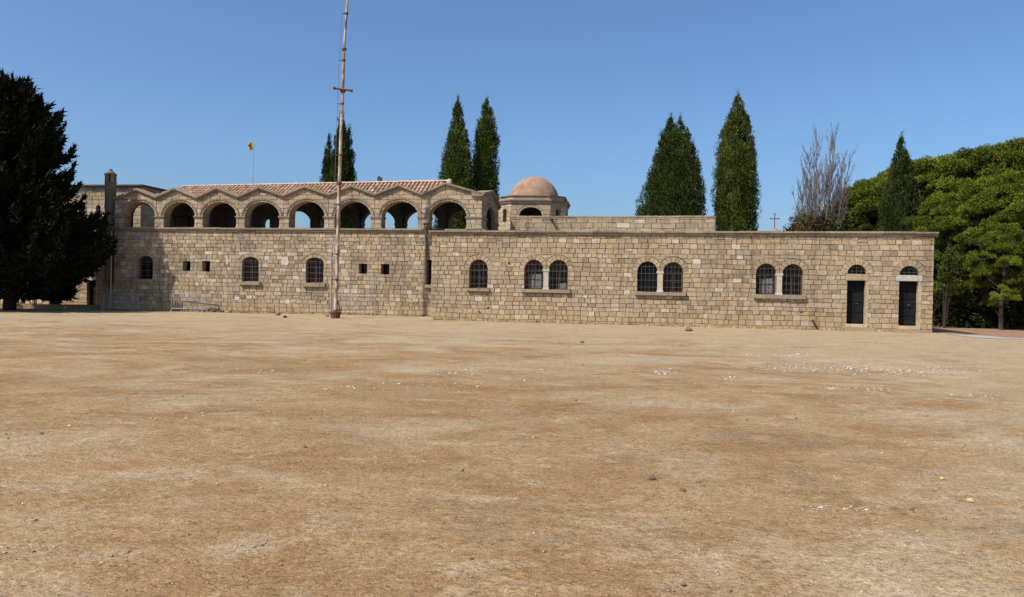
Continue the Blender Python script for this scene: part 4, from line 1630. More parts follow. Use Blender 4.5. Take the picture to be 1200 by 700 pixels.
# ------------------------------------------------------------------ bare tree
def bare_tree():
    Y = 56.0
    base = at_depth(960, 272, Y)
    t = thing('bare_tree', 'leafless grey tree of upright twigs with ivy at its foot, above the flat roof', 'tree', (base.x, Y, 0))
    b_ = MB()
    r2 = random.Random(5)
    def grow(p, d, L_, r_, lvl):
        seg = 4
        pts, rs = [p], [r_]
        q = p
        for k in range(seg):
            d = (d + Vector((r2.uniform(-.06, .06), r2.uniform(-.06, .06), 0.04))).normalized()
            q = q + d * (L_ / seg)
            pts.append(q)
            rs.append(r_ * (1 - 0.78 * (k + 1) / seg))
        b_.tube(pts, rs, 4 if lvl else 6, caps=False)
        if lvl < 3:
            nb = (16, 8, 4)[lvl]
            for i in range(nb):
                k = r2.uniform(0.06, 0.97)
                i0 = min(seg - 1, int(k * seg))
                pp = pts[i0].lerp(pts[i0 + 1], k * seg - i0)
                a = r2.uniform(0, 6.28)
                sp = (0.40, 0.45, 0.5)[lvl]
                dd = (d * 1.0 + Vector((math.cos(a) * sp, math.sin(a) * sp, 0.25))).normalized()
                grow(pp, dd, L_ * r2.uniform(0.26, 0.46) * (1.12 - 0.80 * k), max(0.009, r_ * 0.36), lvl + 1)
    b_.tube([(0, 0, -0.2), (0.05, 0, 1.5), (0, 0.05, 3.4)], [0.3, 0.24, 0.2], 8)
    tops = [(966, 142, .0), (964, 150, .3), (972, 158, -.3), (955, 162, .2), (978, 165, -.2), (948, 176, .4), (984, 178, -.4), (960, 170, .7), (970, 172, -.8),
            (941, 188, .9), (990, 180, .6), (997, 178, .1), (934, 200, -.5), (952, 185, -.6), (929, 222, .2), (999, 206, -.2), (975, 190, .5), (958, 200, -.7), (944, 212, .5), (986, 208, -.6)]
    for (px_, py_, dy) in tops:
        T_ = at_depth(px_, py_, Y)
        p1 = Vector((T_.x - base.x, dy * 2, T_.z))
        p0 = Vector((p1.x * 0.42 + r2.uniform(-.25, .25), dy + r2.uniform(-.25, .25), r2.uniform(3.8, 5.0)))
        b_.tube([(0, 0, 2.6), (p0.x * 0.5, p0.y * 0.5, 3.3), p0], [0.10, 0.07, 0.052], 6, caps=False)
        d = (p1 - p0)
        d.z *= 1.25
        p1.x *= 0.97
        d = p1 - p0
        d.z *= 1.06
        grow(p0, d.normalized(), (p1 - p0).length * 0.97, 0.05, 0)
    b_.build('trunk', M_BAREBARK, t)
    n = 9000
    zz = nrng.uniform(2.0, 7.0, n)
    cl = np.stack([nrng.uniform(-1.9, 1.5, 22), nrng.uniform(-0.8, 0.8, 22)], 1)
    ci = nrng.integers(0, 22, n)
    P = np.stack([cl[ci, 0] * 0.9 + nrng.normal(0, 0.28, n), cl[ci, 1] + nrng.normal(0, 0.25, n), 5.9 + cl[ci, 0] * 0.15 + (ci % 7) * 0.20 + nrng.normal(0, 0.35, n)], 1)
    D = nrng.normal(size=(n, 3)) + np.array([0, -0.2, 0.6])
    Vv, Tt, Zz = leaves(P, D, np.full(n, 0.17), np.full(n, 0.10), np.where((ci % 3) == 0, 0.05, 0.6) + nrng.normal(0, 0.15, n))
    np_mesh('ivy', Vv, Tt, Zz, M_IVY, t)
bare_tree()

# ------------------------------------------------------------------ pine wood at the right
def clump(c, rx, rz, n, tone_mu, ll=0.12, lw=0.055):
    g = nrng.normal(size=(n, 3))
    g /= np.linalg.norm(g, axis=1, keepdims=True)
    g[:, 2] = np.where(g[:, 2] < -0.3, -g[:, 2] * 0.5, g[:, 2])
    lump = 1 + 0.13 * np.sin(g[:, 0] * 6 + c[0] * 3) * np.sin(g[:, 1] * 6 + c[1]) + 0.10 * np.sin(g[:, 2] * 9 + c[2])
    k = nrng.uniform(0.70, 1.0, (n, 1)) * lump[:, None]
    P = np.array(c) + g * k * np.array([rx, rx, rz])
    D = g * 0.7 + np.array([0, 0, 0.45]) + nrng.normal(0, 0.5, (n, 3))
    tn = tone_mu + nrng.normal(0, 0.12, n)
    return leaves(P, D, np.full(n, ll), np.full(n, lw), tn)

def pine_proto(seed, H_, spread, low_, nclump, leafn=820):
    r2 = random.Random(seed)
    b_ = MB()
    wv = r2.uniform(-0.5, 0.5)
    tp = [(0, 0, -0.3), (wv * 0.3, 0.1, H_ * 0.25), (wv, 0.0, H_ * 0.55), (wv * 0.6, 0.1, H_ * 0.85)]
    b_.tube(tp, [0.24, 0.2, 0.15, 0.07], 8)
    parts = []
    tv = [Vector(q) for q in tp]
    # a few big boughs, each carrying a cloud of needle clumps on its upper side
    nb = int(nclump * 0.6)
    for i in range(nb):
        k = i / (nb - 1)
        z = low_ + (H_ - 1.0 - low_) * (k ** 0.7)
        kk = (z - low_) / (H_ - low_)
        rad = spread * (0.35 + 0.75 * math.sin(math.pi * min(1, 0.2 + kk * 0.72))) * r2.uniform(0.45, 1.0) * (1 if k < 0.9 else 0.25)
        a = i * 2.399 + r2.uniform(-0.4, 0.4)
        c = Vector((wv * 0.6 + rad * math.cos(a), rad * math.sin(a), z))
        zt = max(1.0, z - rad * 0.5)
        f = min(0.999, zt / (H_ * 0.85)) * 3
        i0 = min(2, int(f))
        s = tv[i0].lerp(tv[i0 + 1], f - i0)
        b_.tube([s, s.lerp(c, 0.55) + Vector((0, 0, -0.15)), c], [0.085, 0.055, 0.02], 5, caps=False)
        R_ = r2.uniform(0.85, 1.35)
        mu = r2.uniform(0.28, 0.66)
        for q in range(r2.randint(9, 13)):
            th = r2.uniform(0, 6.283)
            ph = math.acos(r2.uniform(-0.15, 1.0))
            d = Vector((math.sin(ph) * math.cos(th), math.sin(ph) * math.sin(th), math.cos(ph) * 0.80))
            cc = c + d * R_ * r2.uniform(0.75, 1.05)
            rx = r2.uniform(0.36, 0.62)
            b_.tube([c, c.lerp(cc, 0.6) + Vector((0, 0, -0.08)), cc], [0.03, 0.02, 0.008], 3, caps=False)
            parts.append(clump(cc, rx, rx * r2.uniform(0.75, 1.0), int(leafn * rx * 1.15), mu + r2.uniform(-0.14, 0.14)))
    return join(parts), b_

protos = []
for sd, H_, sp, lo, nc in ((1, 10.0, 2.5, 3.0, 32), (2, 10.0, 2.9, 2.7, 38), (3, 10.0, 2.4, 2.2, 36), (4, 10.0, 2.8, 3.6, 30)):
    protos.append(pine_proto(sd, H_, sp, lo, nc))
pine_objs = {}
def pine(k, px_, py_top, Y, label, sxy=1.0, rot=0.0):
    T_ = at_depth(px_, py_top, Y)
    sc = T_.z / 10.0
    if k not in pine_objs:
        t = thing('pine_tree', label, 'tree', (T_.x, Y, -0.1), rot, 'pines of the wood at the right')
        (V, Tt, Z), b_ = protos[k]
        np_mesh('crown', V, Tt, Z, M_PINE, t)
        b_.build('trunk', M_BARK, t)
        pine_objs[k] = t
    else:
        t = copy_tree(pine_objs[k])
        t['label'] = label
        t.location = (T_.x, Y, -0.1)
        t.rotation_euler = (0, 0, rot)
    t.scale = (sc * sxy, sc * sxy, sc)
    return t

spots = [
    (2, 1016, 214, 62, 'round topped pine at the left edge of the wood, right of the bare tree', 1.0),
    (0, 1040, 201, 66, 'pine standing behind the ragged cypress', 1.0),
    (1, 1085, 186, 60, 'pine rising just right of the ragged cypress, above the building corner', 1.0),
    (3, 1115, 182, 66, 'pine in the rear row above the right end of the building', 1.0),
    (0, 1140, 176, 60, 'pine with a level crown in the upper middle of the wood', 1.05),
    (1, 1170, 168, 63, 'tall pine near the right edge of the photo, rear row', 1.0),
    (3, 1198, 160, 58, 'tallest pine where the wood meets the right edge', 1.1),
    (2, 1228, 158, 54, 'pine half cut by the right edge of the photo', 1.1),
    (2, 1112, 226, 48, 'front pine with low boughs right beside the building corner', 1.0),
    (1, 1150, 208, 47, 'front pine with the roundest sunlit crown, right of the corner', 1.0),
    (0, 1192, 200, 46, 'front pine with hanging boughs near the right edge', 1.0),
    (2, 1176, 262, 44, 'smallest pine with low foliage before the dark trunks', 0.9),
    (3, 1232, 190, 44, 'front pine beyond the right edge, only its boughs in view', 1.0),
]
for i, (k, px_, py_, Y, lab, sx) in enumerate(spots):
    pine(k, px_, py_, Y, lab, sx, i * 1.3)
# trunks standing in the shade
trk = MB()
for i in range(2):
    pass
tree_lab = ['bare pine trunk in the dark of the wood nearest the building', 'slim pine trunk in the middle of the shaded wood',
            'thick pine trunk in the shade at the right edge', 'leaning pine trunk deep inside the shaded wood']
for i, (px_, Y, r_) in enumerate(((1134, 52, 0.16), (1156, 51, 0.13), (1188, 50, 0.2), (1172, 54, 0.15))):
    G_ = on_ground(px_, 388)
    P_ = at_depth(px_, 385, Y)
    t = thing('bare_pine', tree_lab[i], 'tree', (P_.x, Y, -0.2), 0, 'bare trunks in the wood')
    b_ = MB()
    lean = (i - 1.5) * 0.3
    b_.tube([(0, 0, 0), (lean * 0.3, 0, 2), (lean, 0, 5), (lean * 1.2, 0.2, 7.5)], [r_ * 1.2, r_, r_ * 0.8, r_ * 0.5], 9)
    tr_ = b_.build('trunk', M_BARK, t)
    for k in range(4):
        z = 2.2 + k * 1.2
        a = k * 2.1 + i
        b_ = MB()
        b_.tube([(lean * z / 6, 0, z), (lean * z / 6 + math.cos(a) * 0.9, math.sin(a) * 0.9, z + 0.5)], [0.04, 0.015], 5)
        b_.build('branch', M_BARK, t)
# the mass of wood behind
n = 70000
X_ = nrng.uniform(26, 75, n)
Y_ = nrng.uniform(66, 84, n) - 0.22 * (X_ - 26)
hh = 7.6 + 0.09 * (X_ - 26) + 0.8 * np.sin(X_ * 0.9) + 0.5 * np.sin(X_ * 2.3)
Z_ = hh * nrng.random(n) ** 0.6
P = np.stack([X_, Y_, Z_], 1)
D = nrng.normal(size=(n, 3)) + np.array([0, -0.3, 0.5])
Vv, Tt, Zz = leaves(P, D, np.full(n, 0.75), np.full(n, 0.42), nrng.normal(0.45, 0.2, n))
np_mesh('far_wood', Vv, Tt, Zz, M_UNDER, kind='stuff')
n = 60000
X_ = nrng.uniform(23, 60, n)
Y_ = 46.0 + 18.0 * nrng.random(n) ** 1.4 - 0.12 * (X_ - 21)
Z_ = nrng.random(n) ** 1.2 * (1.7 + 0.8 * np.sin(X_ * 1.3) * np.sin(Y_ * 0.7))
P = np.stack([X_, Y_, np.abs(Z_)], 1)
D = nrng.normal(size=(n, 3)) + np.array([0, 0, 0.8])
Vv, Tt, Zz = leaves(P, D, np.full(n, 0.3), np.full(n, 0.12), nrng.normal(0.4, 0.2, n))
np_mesh('shade_undergrowth', Vv, Tt, Zz, M_UNDER, kind='stuff')  # leaves coloured near black to stand for the shade under the pines

# ------------------------------------------------------------------ big dark conifer at the left
M_SHADEBARK = plain('shade dark bark', (0.014, 0.011, 0.009), 0.95, 9, 0.4, 0.3)  # bark darkened so its colour carries the shade under the crown
def dark_tree(label, px_, Y, zz, rr, nb, top, seed, dens, z0=1.2):
    P0 = at_depth(px_, 355, Y)
    t = thing('dark_conifer', label, 'tree', (P0.x, Y, 0), 0, 'dark conifers at the left edge')
    r2 = random.Random(seed)
    b_ = MB()
    b_.tube([(0, 0, -0.3), (0.1, 0, top * 0.3), (0, 0.1, top * 0.7), (0, 0, top * 0.95)], [0.34, 0.26, 0.14, 0.04], 10)
    Pl, Dl, Sl = [], [], []
    for i in range(nb):
        z = z0 + (top - 1.4) * (i / nb) ** 0.85
        R_ = float(np.interp(z, zz, rr)) * r2.uniform(0.62, 1.10)
        a = i * 2.399 + r2.uniform(-0.5, 0.5)
        rise = r2.uniform(-0.05, 0.30) * R_
        s = Vector((0, 0, max(0.6, z - 0.25 * R_)))
        e = Vector((R_ * math.cos(a), R_ * math.sin(a), z + rise * 0.4))
        mid = s.lerp(e, 0.55) + Vector((0, 0, -0.12 * R_))
        if i % 2 == 0:
            b_.tube([s, mid, e], [0.06, 0.04, 0.01], 5, caps=False)
        m_ = int((70 + 55 * R_) * dens)
        k = 0.22 + 0.80 * np.sqrt(nrng.random(m_))
        base = np.where(k[:, None] < 0.55, np.array(s) + (np.array(mid) - np.array(s)) * (k[:, None] / 0.55),
                        np.array(mid) + (np.array(e) - np.array(mid)) * ((k[:, None] - 0.55) / 0.45))
        wd = 0.50 * (1.05 - k[:, None] * 0.75)
        Pl.append(base + nrng.normal(size=(m_, 3)) * wd * np.array([0.75, 0.75, 0.5]))
        Dl.append(np.array([math.cos(a), math.sin(a), 0.45]) + nrng.normal(0, 0.55, (m_, 3)))
        Sl.append(nrng.normal(0.45, 0.2, m_))
        m2 = 34                                  # upturned tip spray
        q = nrng.random(m2)[:, None]
        tip = np.array(e) + (np.array([math.cos(a) * 0.35, math.sin(a) * 0.35, 0.55])) * q
        Pl.append(tip + nrng.normal(0, 0.085, (m2, 3)) * (1.2 - q))
        Dl.append(np.array([math.cos(a) * 0.5, math.sin(a) * 0.5, 0.9]) + nrng.normal(0, 0.4, (m2, 3)))
        Sl.append(nrng.normal(0.5, 0.2, m2))
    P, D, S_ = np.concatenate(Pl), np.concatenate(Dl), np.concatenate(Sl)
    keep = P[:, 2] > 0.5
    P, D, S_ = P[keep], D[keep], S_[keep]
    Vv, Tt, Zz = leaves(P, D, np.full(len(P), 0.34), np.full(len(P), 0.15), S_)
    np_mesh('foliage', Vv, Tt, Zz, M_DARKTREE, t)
    b_.build('trunk', M_SHADEBARK, t)
dark_tree('large blackish conifer at the left edge casting shade on the stone wall', 11, 43.3,
          np.array([0.9, 1.9, 3.0, 4.2, 5.2, 6.3, 8.7, 10.2, 11.3, 12.3, 12.9]) * 0.96,
          np.array([2.6, 3.6, 4.55, 4.6, 3.9, 2.9, 2.5, 2.1, 1.6, 0.8, 0.15]), 300, 12.3, 21, 1.4, 1.25)
dark_tree('smaller dark conifer behind the large one, close against the tall block', 64, 48.9,
          np.array([0.2, 1.4, 2.4, 3.4, 5.0, 6.2, 7.2]), np.array([0.7, 0.8, 2.0, 2.5, 1.8, 1.0, 0.2]), 150, 6.8, 5, 1.5, 0.2)

def low_wall():
    A_, B_ = at_depth(-60, 360, 47.0), at_depth(116, 361, 47.4)
    fr = Frame(A_, B_)
    t = thing('low_wall', 'low dark kerb wall in the shade below the conifers at the left', 'wall', fr.o, fr.rz)
    x = 0.0
    while x < fr.L - 0.2:
        w_ = min(rnd.uniform(0.6, 1.0), fr.L - x)
        b_ = MB()
        b_.box(x + 0.006, x + w_ - 0.006, -0.15, 0.15, -0.15, 0.27 + rnd.uniform(-0.015, 0.02), rnd.uniform(0.1, 0.6), 0.012)
        b_.build('stone', M_TRIM, t)
        x += w_
low_wall()

def bush(label, px_, py_, Y, w_, h_, n, mat=M_BUSH, grp='bushes by the left corner'):
    P0 = at_depth(px_, py_, Y)
    t = thing('bush', label, 'bush', (P0.x, Y, gz(P0.x, Y)), 0, grp)
    parts = []
    stems = MB()
    for i in range(9):
        a = nrng.uniform(0, 6.28)
        r_ = nrng.uniform(0, w_ * 0.7)
        c = np.array([r_ * math.cos(a), r_ * math.sin(a) * 0.7, h_ * nrng.uniform(0.35, 0.8)])
        parts.append(clump(c, w_ * 0.42, h_ * 0.26, n // 9, nrng.uniform(0.3, 0.7)))
        stems.tube([(c[0] * 0.2, c[1] * 0.2, -0.05), (c[0] * 0.6, c[1] * 0.6, c[2] * 0.6), tuple(c)], [0.03, 0.02, 0.008], 5, caps=False)
    V, T_, Z = join(parts)
    np_mesh('foliage', V, T_, Z, mat, t)
    stems.build('stems', M_BARK, t)
bush('bright yellow green bush beside the left corner of the tall block', 40, 350, 50.5, 1.0, 1.7, 2400)
bush('low green bush under the dark conifer at the left edge', 12, 352, 51.5, 1.2, 1.4, 2400)
bush('wide mid green bush on the ground between the two dark conifers', 28, 352, 48.6, 1.7, 1.35, 3600)
bush('tall dark bush behind the bright one at the left edge', 22, 350, 57.0, 2.2, 3.2, 3600, M_UNDER)
bush('tall dry brownish shrub squeezed beside the right corner of the long building', 1106, 380, 45.0, 0.75, 5.2, 3200, M_IVY, 'shrubs at the wood edge')
bush('low yellow green shrub under the pines beside the right corner', 1124, 384, 46.5, 1.3, 3.0, 3200, M_PINE, 'shrubs at the wood edge')
n = 9000
X_ = nrng.uniform(-75, -27, n)
Y_ = nrng.uniform(70, 76, n)
Z_ = 6.5 * nrng.random(n) ** 0.7
Vv, Tt, Zz = leaves(np.stack([X_, Y_, Z_], 1), nrng.normal(size=(n, 3)), np.full(n, 1.0), np.full(n, 0.6), nrng.normal(0.4, 0.2, n))
np_mesh('distant_hedge', Vv, Tt, Zz, M_UNDER, kind='stuff')

# ------------------------------------------------------------------ mast, flag, barriers
def mast():
    Bp = on_ground(392.8, 373.3)
    zg = gz(Bp.x, Bp.y)
    t = thing('mast', 'tall thin leaning mast of rusty pale steel with a crossbar', 'mast', (Bp.x, Bp.y, zg))
    Y = Bp.y
    pts_px = [(393.2, 366), (394.6, 330), (396.2, 270), (397.6, 215), (399.4, 160), (401.8, 107), (403.2, 58), (405.2, 30), (407.2, 0), (409.5, -40)]
    pts = [at_depth(a, c_, Y) - Vector((Bp.x, Bp.y, zg)) for a, c_ in pts_px]
    secs = [(0, 3, 0.090), (3, 5, 0.080), (5, 6, 0.071), (6, 9, 0.060)]
    for i0, i1, r_ in secs:
        b_ = MB()
        b_.tube(pts[i0:i1 + 1], r_, 12)
        b_.build('pole_section', M_MAST, t, smooth=False)
        b_ = MB()
        q = pts[i0]
        if i0:
            b_.tube([q + Vector((0, 0, -0.05)), q + Vector((0, 0, 0.05))], r_ + 0.07, 10)
            b_.build('flange', M_RUST, t)
    b_ = MB()
    b_.lathe([(0.001, 0.0), (0.22, 0.0), (0.27, 0.20), (0.31, 0.30), (0.31, 0.34), (0.12, 0.36), (0.12, 0.42)], 10, pts[0].x * 0.3, 0)
    b_.build('base', M_RUST, t)
    b_ = MB()
    q = pts[0]
    b_.box(q.x + 0.10, q.x + 0.34, -0.05, 0.05, 0.36, 0.44, 0.5, 0.02)
    b_.tube([(q.x + 0.10, 0, 0.9), (q.x + 0.22, 0, 0.40)], 0.035, 6)
    b_.build('brace', M_RUST, t)
    c0 = at_depth(391.8, 104.3, Y) - Vector((Bp.x, Bp.y, zg))
    c1 = at_depth(413.2, 107.2, Y) - Vector((Bp.x, Bp.y, zg))
    b_ = MB()
    b_.tube([c0 + Vector((0, -0.13, 0)), c1 + Vector((0, -0.13, 0))], 0.055, 8)
    b_.tube([c0 + Vector((-0.02, -0.13, 0)), c0 + Vector((0.06, -0.13, 0))], 0.085, 8)
    b_.tube([c1 + Vector((-0.06, -0.13, 0)), c1 + Vector((0.02, -0.13, 0))], 0.085, 8)
    b_.build('crossbar', M_RUST, t)
    for py_ in (16, 71, 122, 182, 240, 298, 328):
        xs_ = np.interp(py_, [c_ for a, c_ in pts_px][::-1], [a for a, c_ in pts_px][::-1])
        q = at_depth(float(xs_), py_, Y) - Vector((Bp.x, Bp.y, zg))
        b_ = MB()
        b_.tube([q + Vector((-0.24, -0.02, 0)), q + Vector((0.1, -0.02, 0))], 0.022, 6)
        b_.tube([q + Vector((0, 0, -0.04)), q + Vector((0, 0, 0.04))], 0.112 if py_ > 200 else 0.092, 10)
        b_.build('step_bracket', M_RUST, t)
    b_ = MB()
    rp = []
    for py_ in (16, 71, 122, 182, 240, 298, 340):
        xs_ = np.interp(py_, [c_ for a, c_ in pts_px][::-1], [a for a, c_ in pts_px][::-1])
        q = at_depth(float(xs_), py_, Y) - Vector((Bp.x, Bp.y, zg))
        rp.append(q + Vector((-0.23, -0.02, 0)))
    b_.tube(rp, 0.010, 5)
    b_.build('halyard', M_ROPE, t)
    # thin post beside it
    Q = on_ground(387.6, 373.0)
    T_ = at_depth(388.6, 293, Q.y)
    o = MB()
    o.tube([(0, 0, -0.1), (T_.x - Q.x, 0, T_.z - gz(Q.x, Q.y))], 0.035, 8)
    o.lathe([(0.07, -0.02), (0.07, 0.03), (0.03, 0.05)], 8)
    po = o.build('thin_post', M_STEEL, loc=(Q.x, Q.y, gz(Q.x, Q.y)))
    tag(po, 'thin grey metal post standing just left of the rusty mast', 'post')
mast()

def flag():
    yq = YR
    u, zb = LWF.uz(296.3, 214, yq)
    _, zt = LWF.uz(296.3, 166.5, yq)
    t = thing('flagpole', 'thin flagpole on the tiled roof ridge flying a small yellow flag', 'flagpole', LWF.world(u, yq, ZR + 0.05 - RDROP * (U_RE - u)), LWF.rz)
    H_ = zt - (ZR + 0.05 - RDROP * (U_RE - u))
    b_ = MB()
    b_.tube([(0, 0, -0.1), (0, 0, H_)], [0.028, 0.016], 6)
    b_.lathe([(0.001, H_ - 0.0), (0.03, H_ + 0.02), (0.001, H_ + 0.05)], 6)
    b_.build('pole', M_STEEL, t)
    m_, nt_, p_ = new_mat('yellow flag cloth')
    p_.inputs['Base Color'].default_value = (0.42, 0.30, 0.03, 1)
    p_.inputs['Roughness'].default_value = 0.8
    m2, nt2, p2 = new_mat('black flag emblem')
    p2.inputs['Base Color'].default_value = (0.02, 0.02, 0.015, 1)
    b_ = MB()
    n = 8
    W, Hf = 0.34, 0.44
    vs = []
    for i in range(n + 1):
        x = -0.02 - W * i / n
        for z in (H_ - 0.02 - 0.06 * i / n, H_ - 0.02 - Hf - 0.03 * i / n):
            vs.append((x, 0.05 * math.sin(i * 0.9), z))
    b_.add(vs, [(2 * i, 2 * i + 1, 2 * i + 3, 2 * i + 2) for i in range(n)])
    fo = b_.build('flag', m_, t)
    b_ = MB()     # double headed bird: body, two wings, two heads, tail
    cx, cz = -0.02 - W * 0.55, H_ - 0.02 - Hf * 0.55
    yy = 0.05 * math.sin(0.55 * n * 0.9) - 0.012
    def tri(*pp):
        b_.add([(cx + a, yy, cz + c_) for a, c_ in pp], [tuple(range(len(pp)))])
    tri((-0.03, 0.06), (0.03, 0.06), (0.035, -0.05), (0, -0.09), (-0.035, -0.05))
    tri((0.033, 0.05), (0.11, 0.12), (0.12, 0.0), (0.037, -0.04))
    tri((-0.033, 0.05), (-0.11, 0.12), (-0.12, 0.0), (-0.037, -0.04))
    tri((-0.028, 0.062), (-0.005, 0.062), (-0.02, 0.12), (-0.06, 0.115))
    tri((0.028, 0.062), (0.005, 0.062), (0.02, 0.12), (0.06, 0.115))
    tri((-0.03, -0.13), (0.03, -0.13), (0, -0.092))
    b_.build('emblem', m2, fo)
flag()

def barrier_proto():
    t = thing('crowd_barrier', '', 'barrier', (0, 0, 0), 0, 'galvanised crowd barriers along the left wall')
    L_, H_ = 2.0, 1.02
    b_ = MB()
    zb = 0.18
    b_.tube([(0, 0, 0.02), (0, 0, H_ - 0.08), (0.08, 0, H_), (L_ - 0.08, 0, H_), (L_, 0, H_ - 0.08), (L_, 0, 0.02)], 0.021, 8)
    b_.tube([(0, 0, zb), (L_, 0, zb)], 0.019, 8)
    b_.build('frame', M_STEEL, t)
    for k in range(1, 15):
        b_ = MB()
        x = L_ * k / 15
        b_.tube([(x, 0, zb), (x, 0, H_)], 0.009, 5)
        b_.build('bar', M_STEEL, t)
    for x in (0.12, L_ - 0.12):
        b_ = MB()
        b_.tube([(x, -0.30, 0.0), (x, -0.26, 0.08), (x, 0, 0.16), (x, 0.26, 0.08), (x, 0.30, 0.0)], 0.018, 6)
        b_.build('foot', M_STEEL, t)
    return t
bp = barrier_proto()
for i, (x0, x1, pyb, off, lab) in enumerate((
        (121.5, 161.0, 362.5, -0.95, 'steel crowd barrier in the tree shade by the turret corner'),
        (201.0, 243.3, 363.5, -0.50, 'steel crowd barrier against the wall with its shadow built as a dark tube'),
        (391.5, 439.2, 371.0, -0.75, 'steel crowd barrier standing behind the rusty mast base'))):
    t = bp if i == 0 else copy_tree(bp)
    t['label'] = lab
    u0 = LWF.uz(x0, pyb - 5, off)[0]
    u1 = LWF.uz(x1, pyb - 5, off)[0]
    w = LWF.world(u0, off, 0)
    t.location = (w.x, w.y, gz(w.x, w.y))
    t.rotation_euler = (0, 0, LWF.rz + (0.02, -0.01, 0.01)[i])
    k = (u1 - u0) / 2.0
    t.scale = (k, 1.0, (0.97, 1.0, 1.06)[i])

def barrier_shadow():  # dark tube modelled in the shape of the barrier's cast shadow
    off = -0.25
    pts = []
    for (a, c_) in ((213.4, 364), (213.4, 354.6), (214.2, 354), (242, 357.0), (255.2, 358.2), (256.3, 359.0), (256.5, 364.5)):
        u, z = LWF.uz(a, c_, off)
        pts.append((u, z))
    u0 = pts[0][0]
    w = LWF.world(u0, off, 0)
    b_ = MB()
    b_.tube([(u - u0, -0.0, max(z, 0.0)) for u, z in pts], 0.034, 8)
    b_.tube([(pts[4][0] - u0 - 0.65, 0, 0.02), (pts[4][0] - u0 - 0.62, 0, pts[4][1] + 0.02)], 0.022, 6)
    o = b_.build('shadow_bar', M_DARKPIPE, loc=(w.x, w.y, gz(w.x, w.y)))
    o.rotation_euler = (0, 0, LWF.rz)
    tag(o, 'dark bent tube shaped as the cast shadow of the barrier on the left wall', 'rail')
barrier_shadow()

# ------------------------------------------------------------------ stones lying about
def rock_mesh(name, s, mat, seed, flat=0.65):
    r2 = random.Random(seed)
    b_ = MB()
    n, m_ = 7, 5
    vs = []
    for i in range(m_):
        a = math.pi * (i + 0.35) / (m_ - 0.3)
        for k in range(n):
            q = 2 * math.pi * k / n
            rr = s * r2.uniform(0.78, 1.18)
            vs.append((rr * math.sin(a) * math.cos(q), rr * math.sin(a) * math.sin(q), rr * flat * math.cos(a)))
    fs = [(i * n + k, i * n + (k + 1) % n, (i + 1) * n + (k + 1) % n, (i + 1) * n + k) for i in range(m_ - 1) for k in range(n)]
    fs += [tuple(range(n)), tuple(range((m_ - 1) * n, m_ * n))]
    b_.add(vs, fs, 0.5)
    return b_.build(name, mat)
for i, (px_, py_, s, mat, lab) in enumerate((
        (764, 562, 0.055, M_REDROCK, 'reddish clod on the dry ground left of the centre right pebbles'),
        (800, 577, 0.05, M_REDROCK, 'flat dark red stone lowest of the pebbles right of centre'),
        (818, 566.5, 0.04, M_ROCK, 'small grey stone uppermost of a close pair right of centre'),
        (823, 571, 0.035, M_ROCK, 'smaller dark stone lowest of a close pair right of centre'),
        (1137, 588.5, 0.055, M_YROCK, 'rounded yellow stone lying alone at the lower right'),
        (1104.5, 561.5, 0.035, M_YROCK, 'little yellowish stone up and left of the lone yellow one'),
        (1068, 598.5, 0.03, M_ROCK, 'tiny dark stone left of the lone yellow one'),
        (541, 552.5, 0.035, M_ROCK, 'small dark stone lying alone near the middle of the ground'),
        (552, 659, 0.03, M_ROCK, 'small dark pebble close to the camera left of the bottom middle'),
        (800, 689, 0.03, M_ROCK, 'dark pebble at the very bottom right of the middle'),
        (990, 599, 0.03, M_YROCK, 'small pale yellowish stone on the pale streak right of centre'),
        (48, 510, 0.04, M_ROCK, 'dark pebble on the ground at the far left'),
        (357, 525, 0.04, M_ROCK, 'dark pebble in the left middle of the ground'),
        (325.5, 370.5, 0.17, M_ROCK, 'brown field stone in front of the left wall, left of a smaller dark one'),
        (333.8, 372.5, 0.11, M_DARKPIPE, 'small blackish stone in front of the left wall beside a brown one'),
        (383.5, 372.0, 0.10, M_ROCK, 'small grey stone left of the thin post by the mast'),
        (806.5, 388.0, 0.18, M_ROCK, 'grey stone lying before the right wing under the twin windows'),
        (237, 363.0, 0.13, M_REDROCK, 'dark stone put in for a masonry gap under the shadow tube'),  # this stone and the next two stand in for dark gaps in the masonry
        (250, 363.2, 0.15, M_ROCK, 'largest stone put in for a masonry gap at the right leg of the shadow tube'),
        (270, 363.5, 0.12, M_REDROCK, 'dark stone put in for a masonry gap right of the shadow tube'),
        (682, 401.5, 0.08, M_ROCK, 'small dark stone on the pale dust before the right wing'),
        (674, 468, 0.03, M_ROCK, 'small brownish stone at the middle distance right of centre'),
        (933, 491, 0.04, M_ROCK, 'small dark stone in the middle distance on the right'))):
    P_ = on_ground(px_, py_)
    if py_ < 364 and px_ < 300:
        u, _ = LWF.uz(px_, py_, -0.2)
        P_ = LWF.world(u, -0.2, 0)
    s *= 0.60 if py_ > 480 else 1.0
    o = rock_mesh('loose_stone', s, mat, 40 + i)
    o.location = (P_.x, P_.y, gz(P_.x, P_.y) + s * 0.3)
    o.rotation_euler = (0, 0, i * 1.1)
    tag(o, lab, 'stone', 'loose stones on the ground')

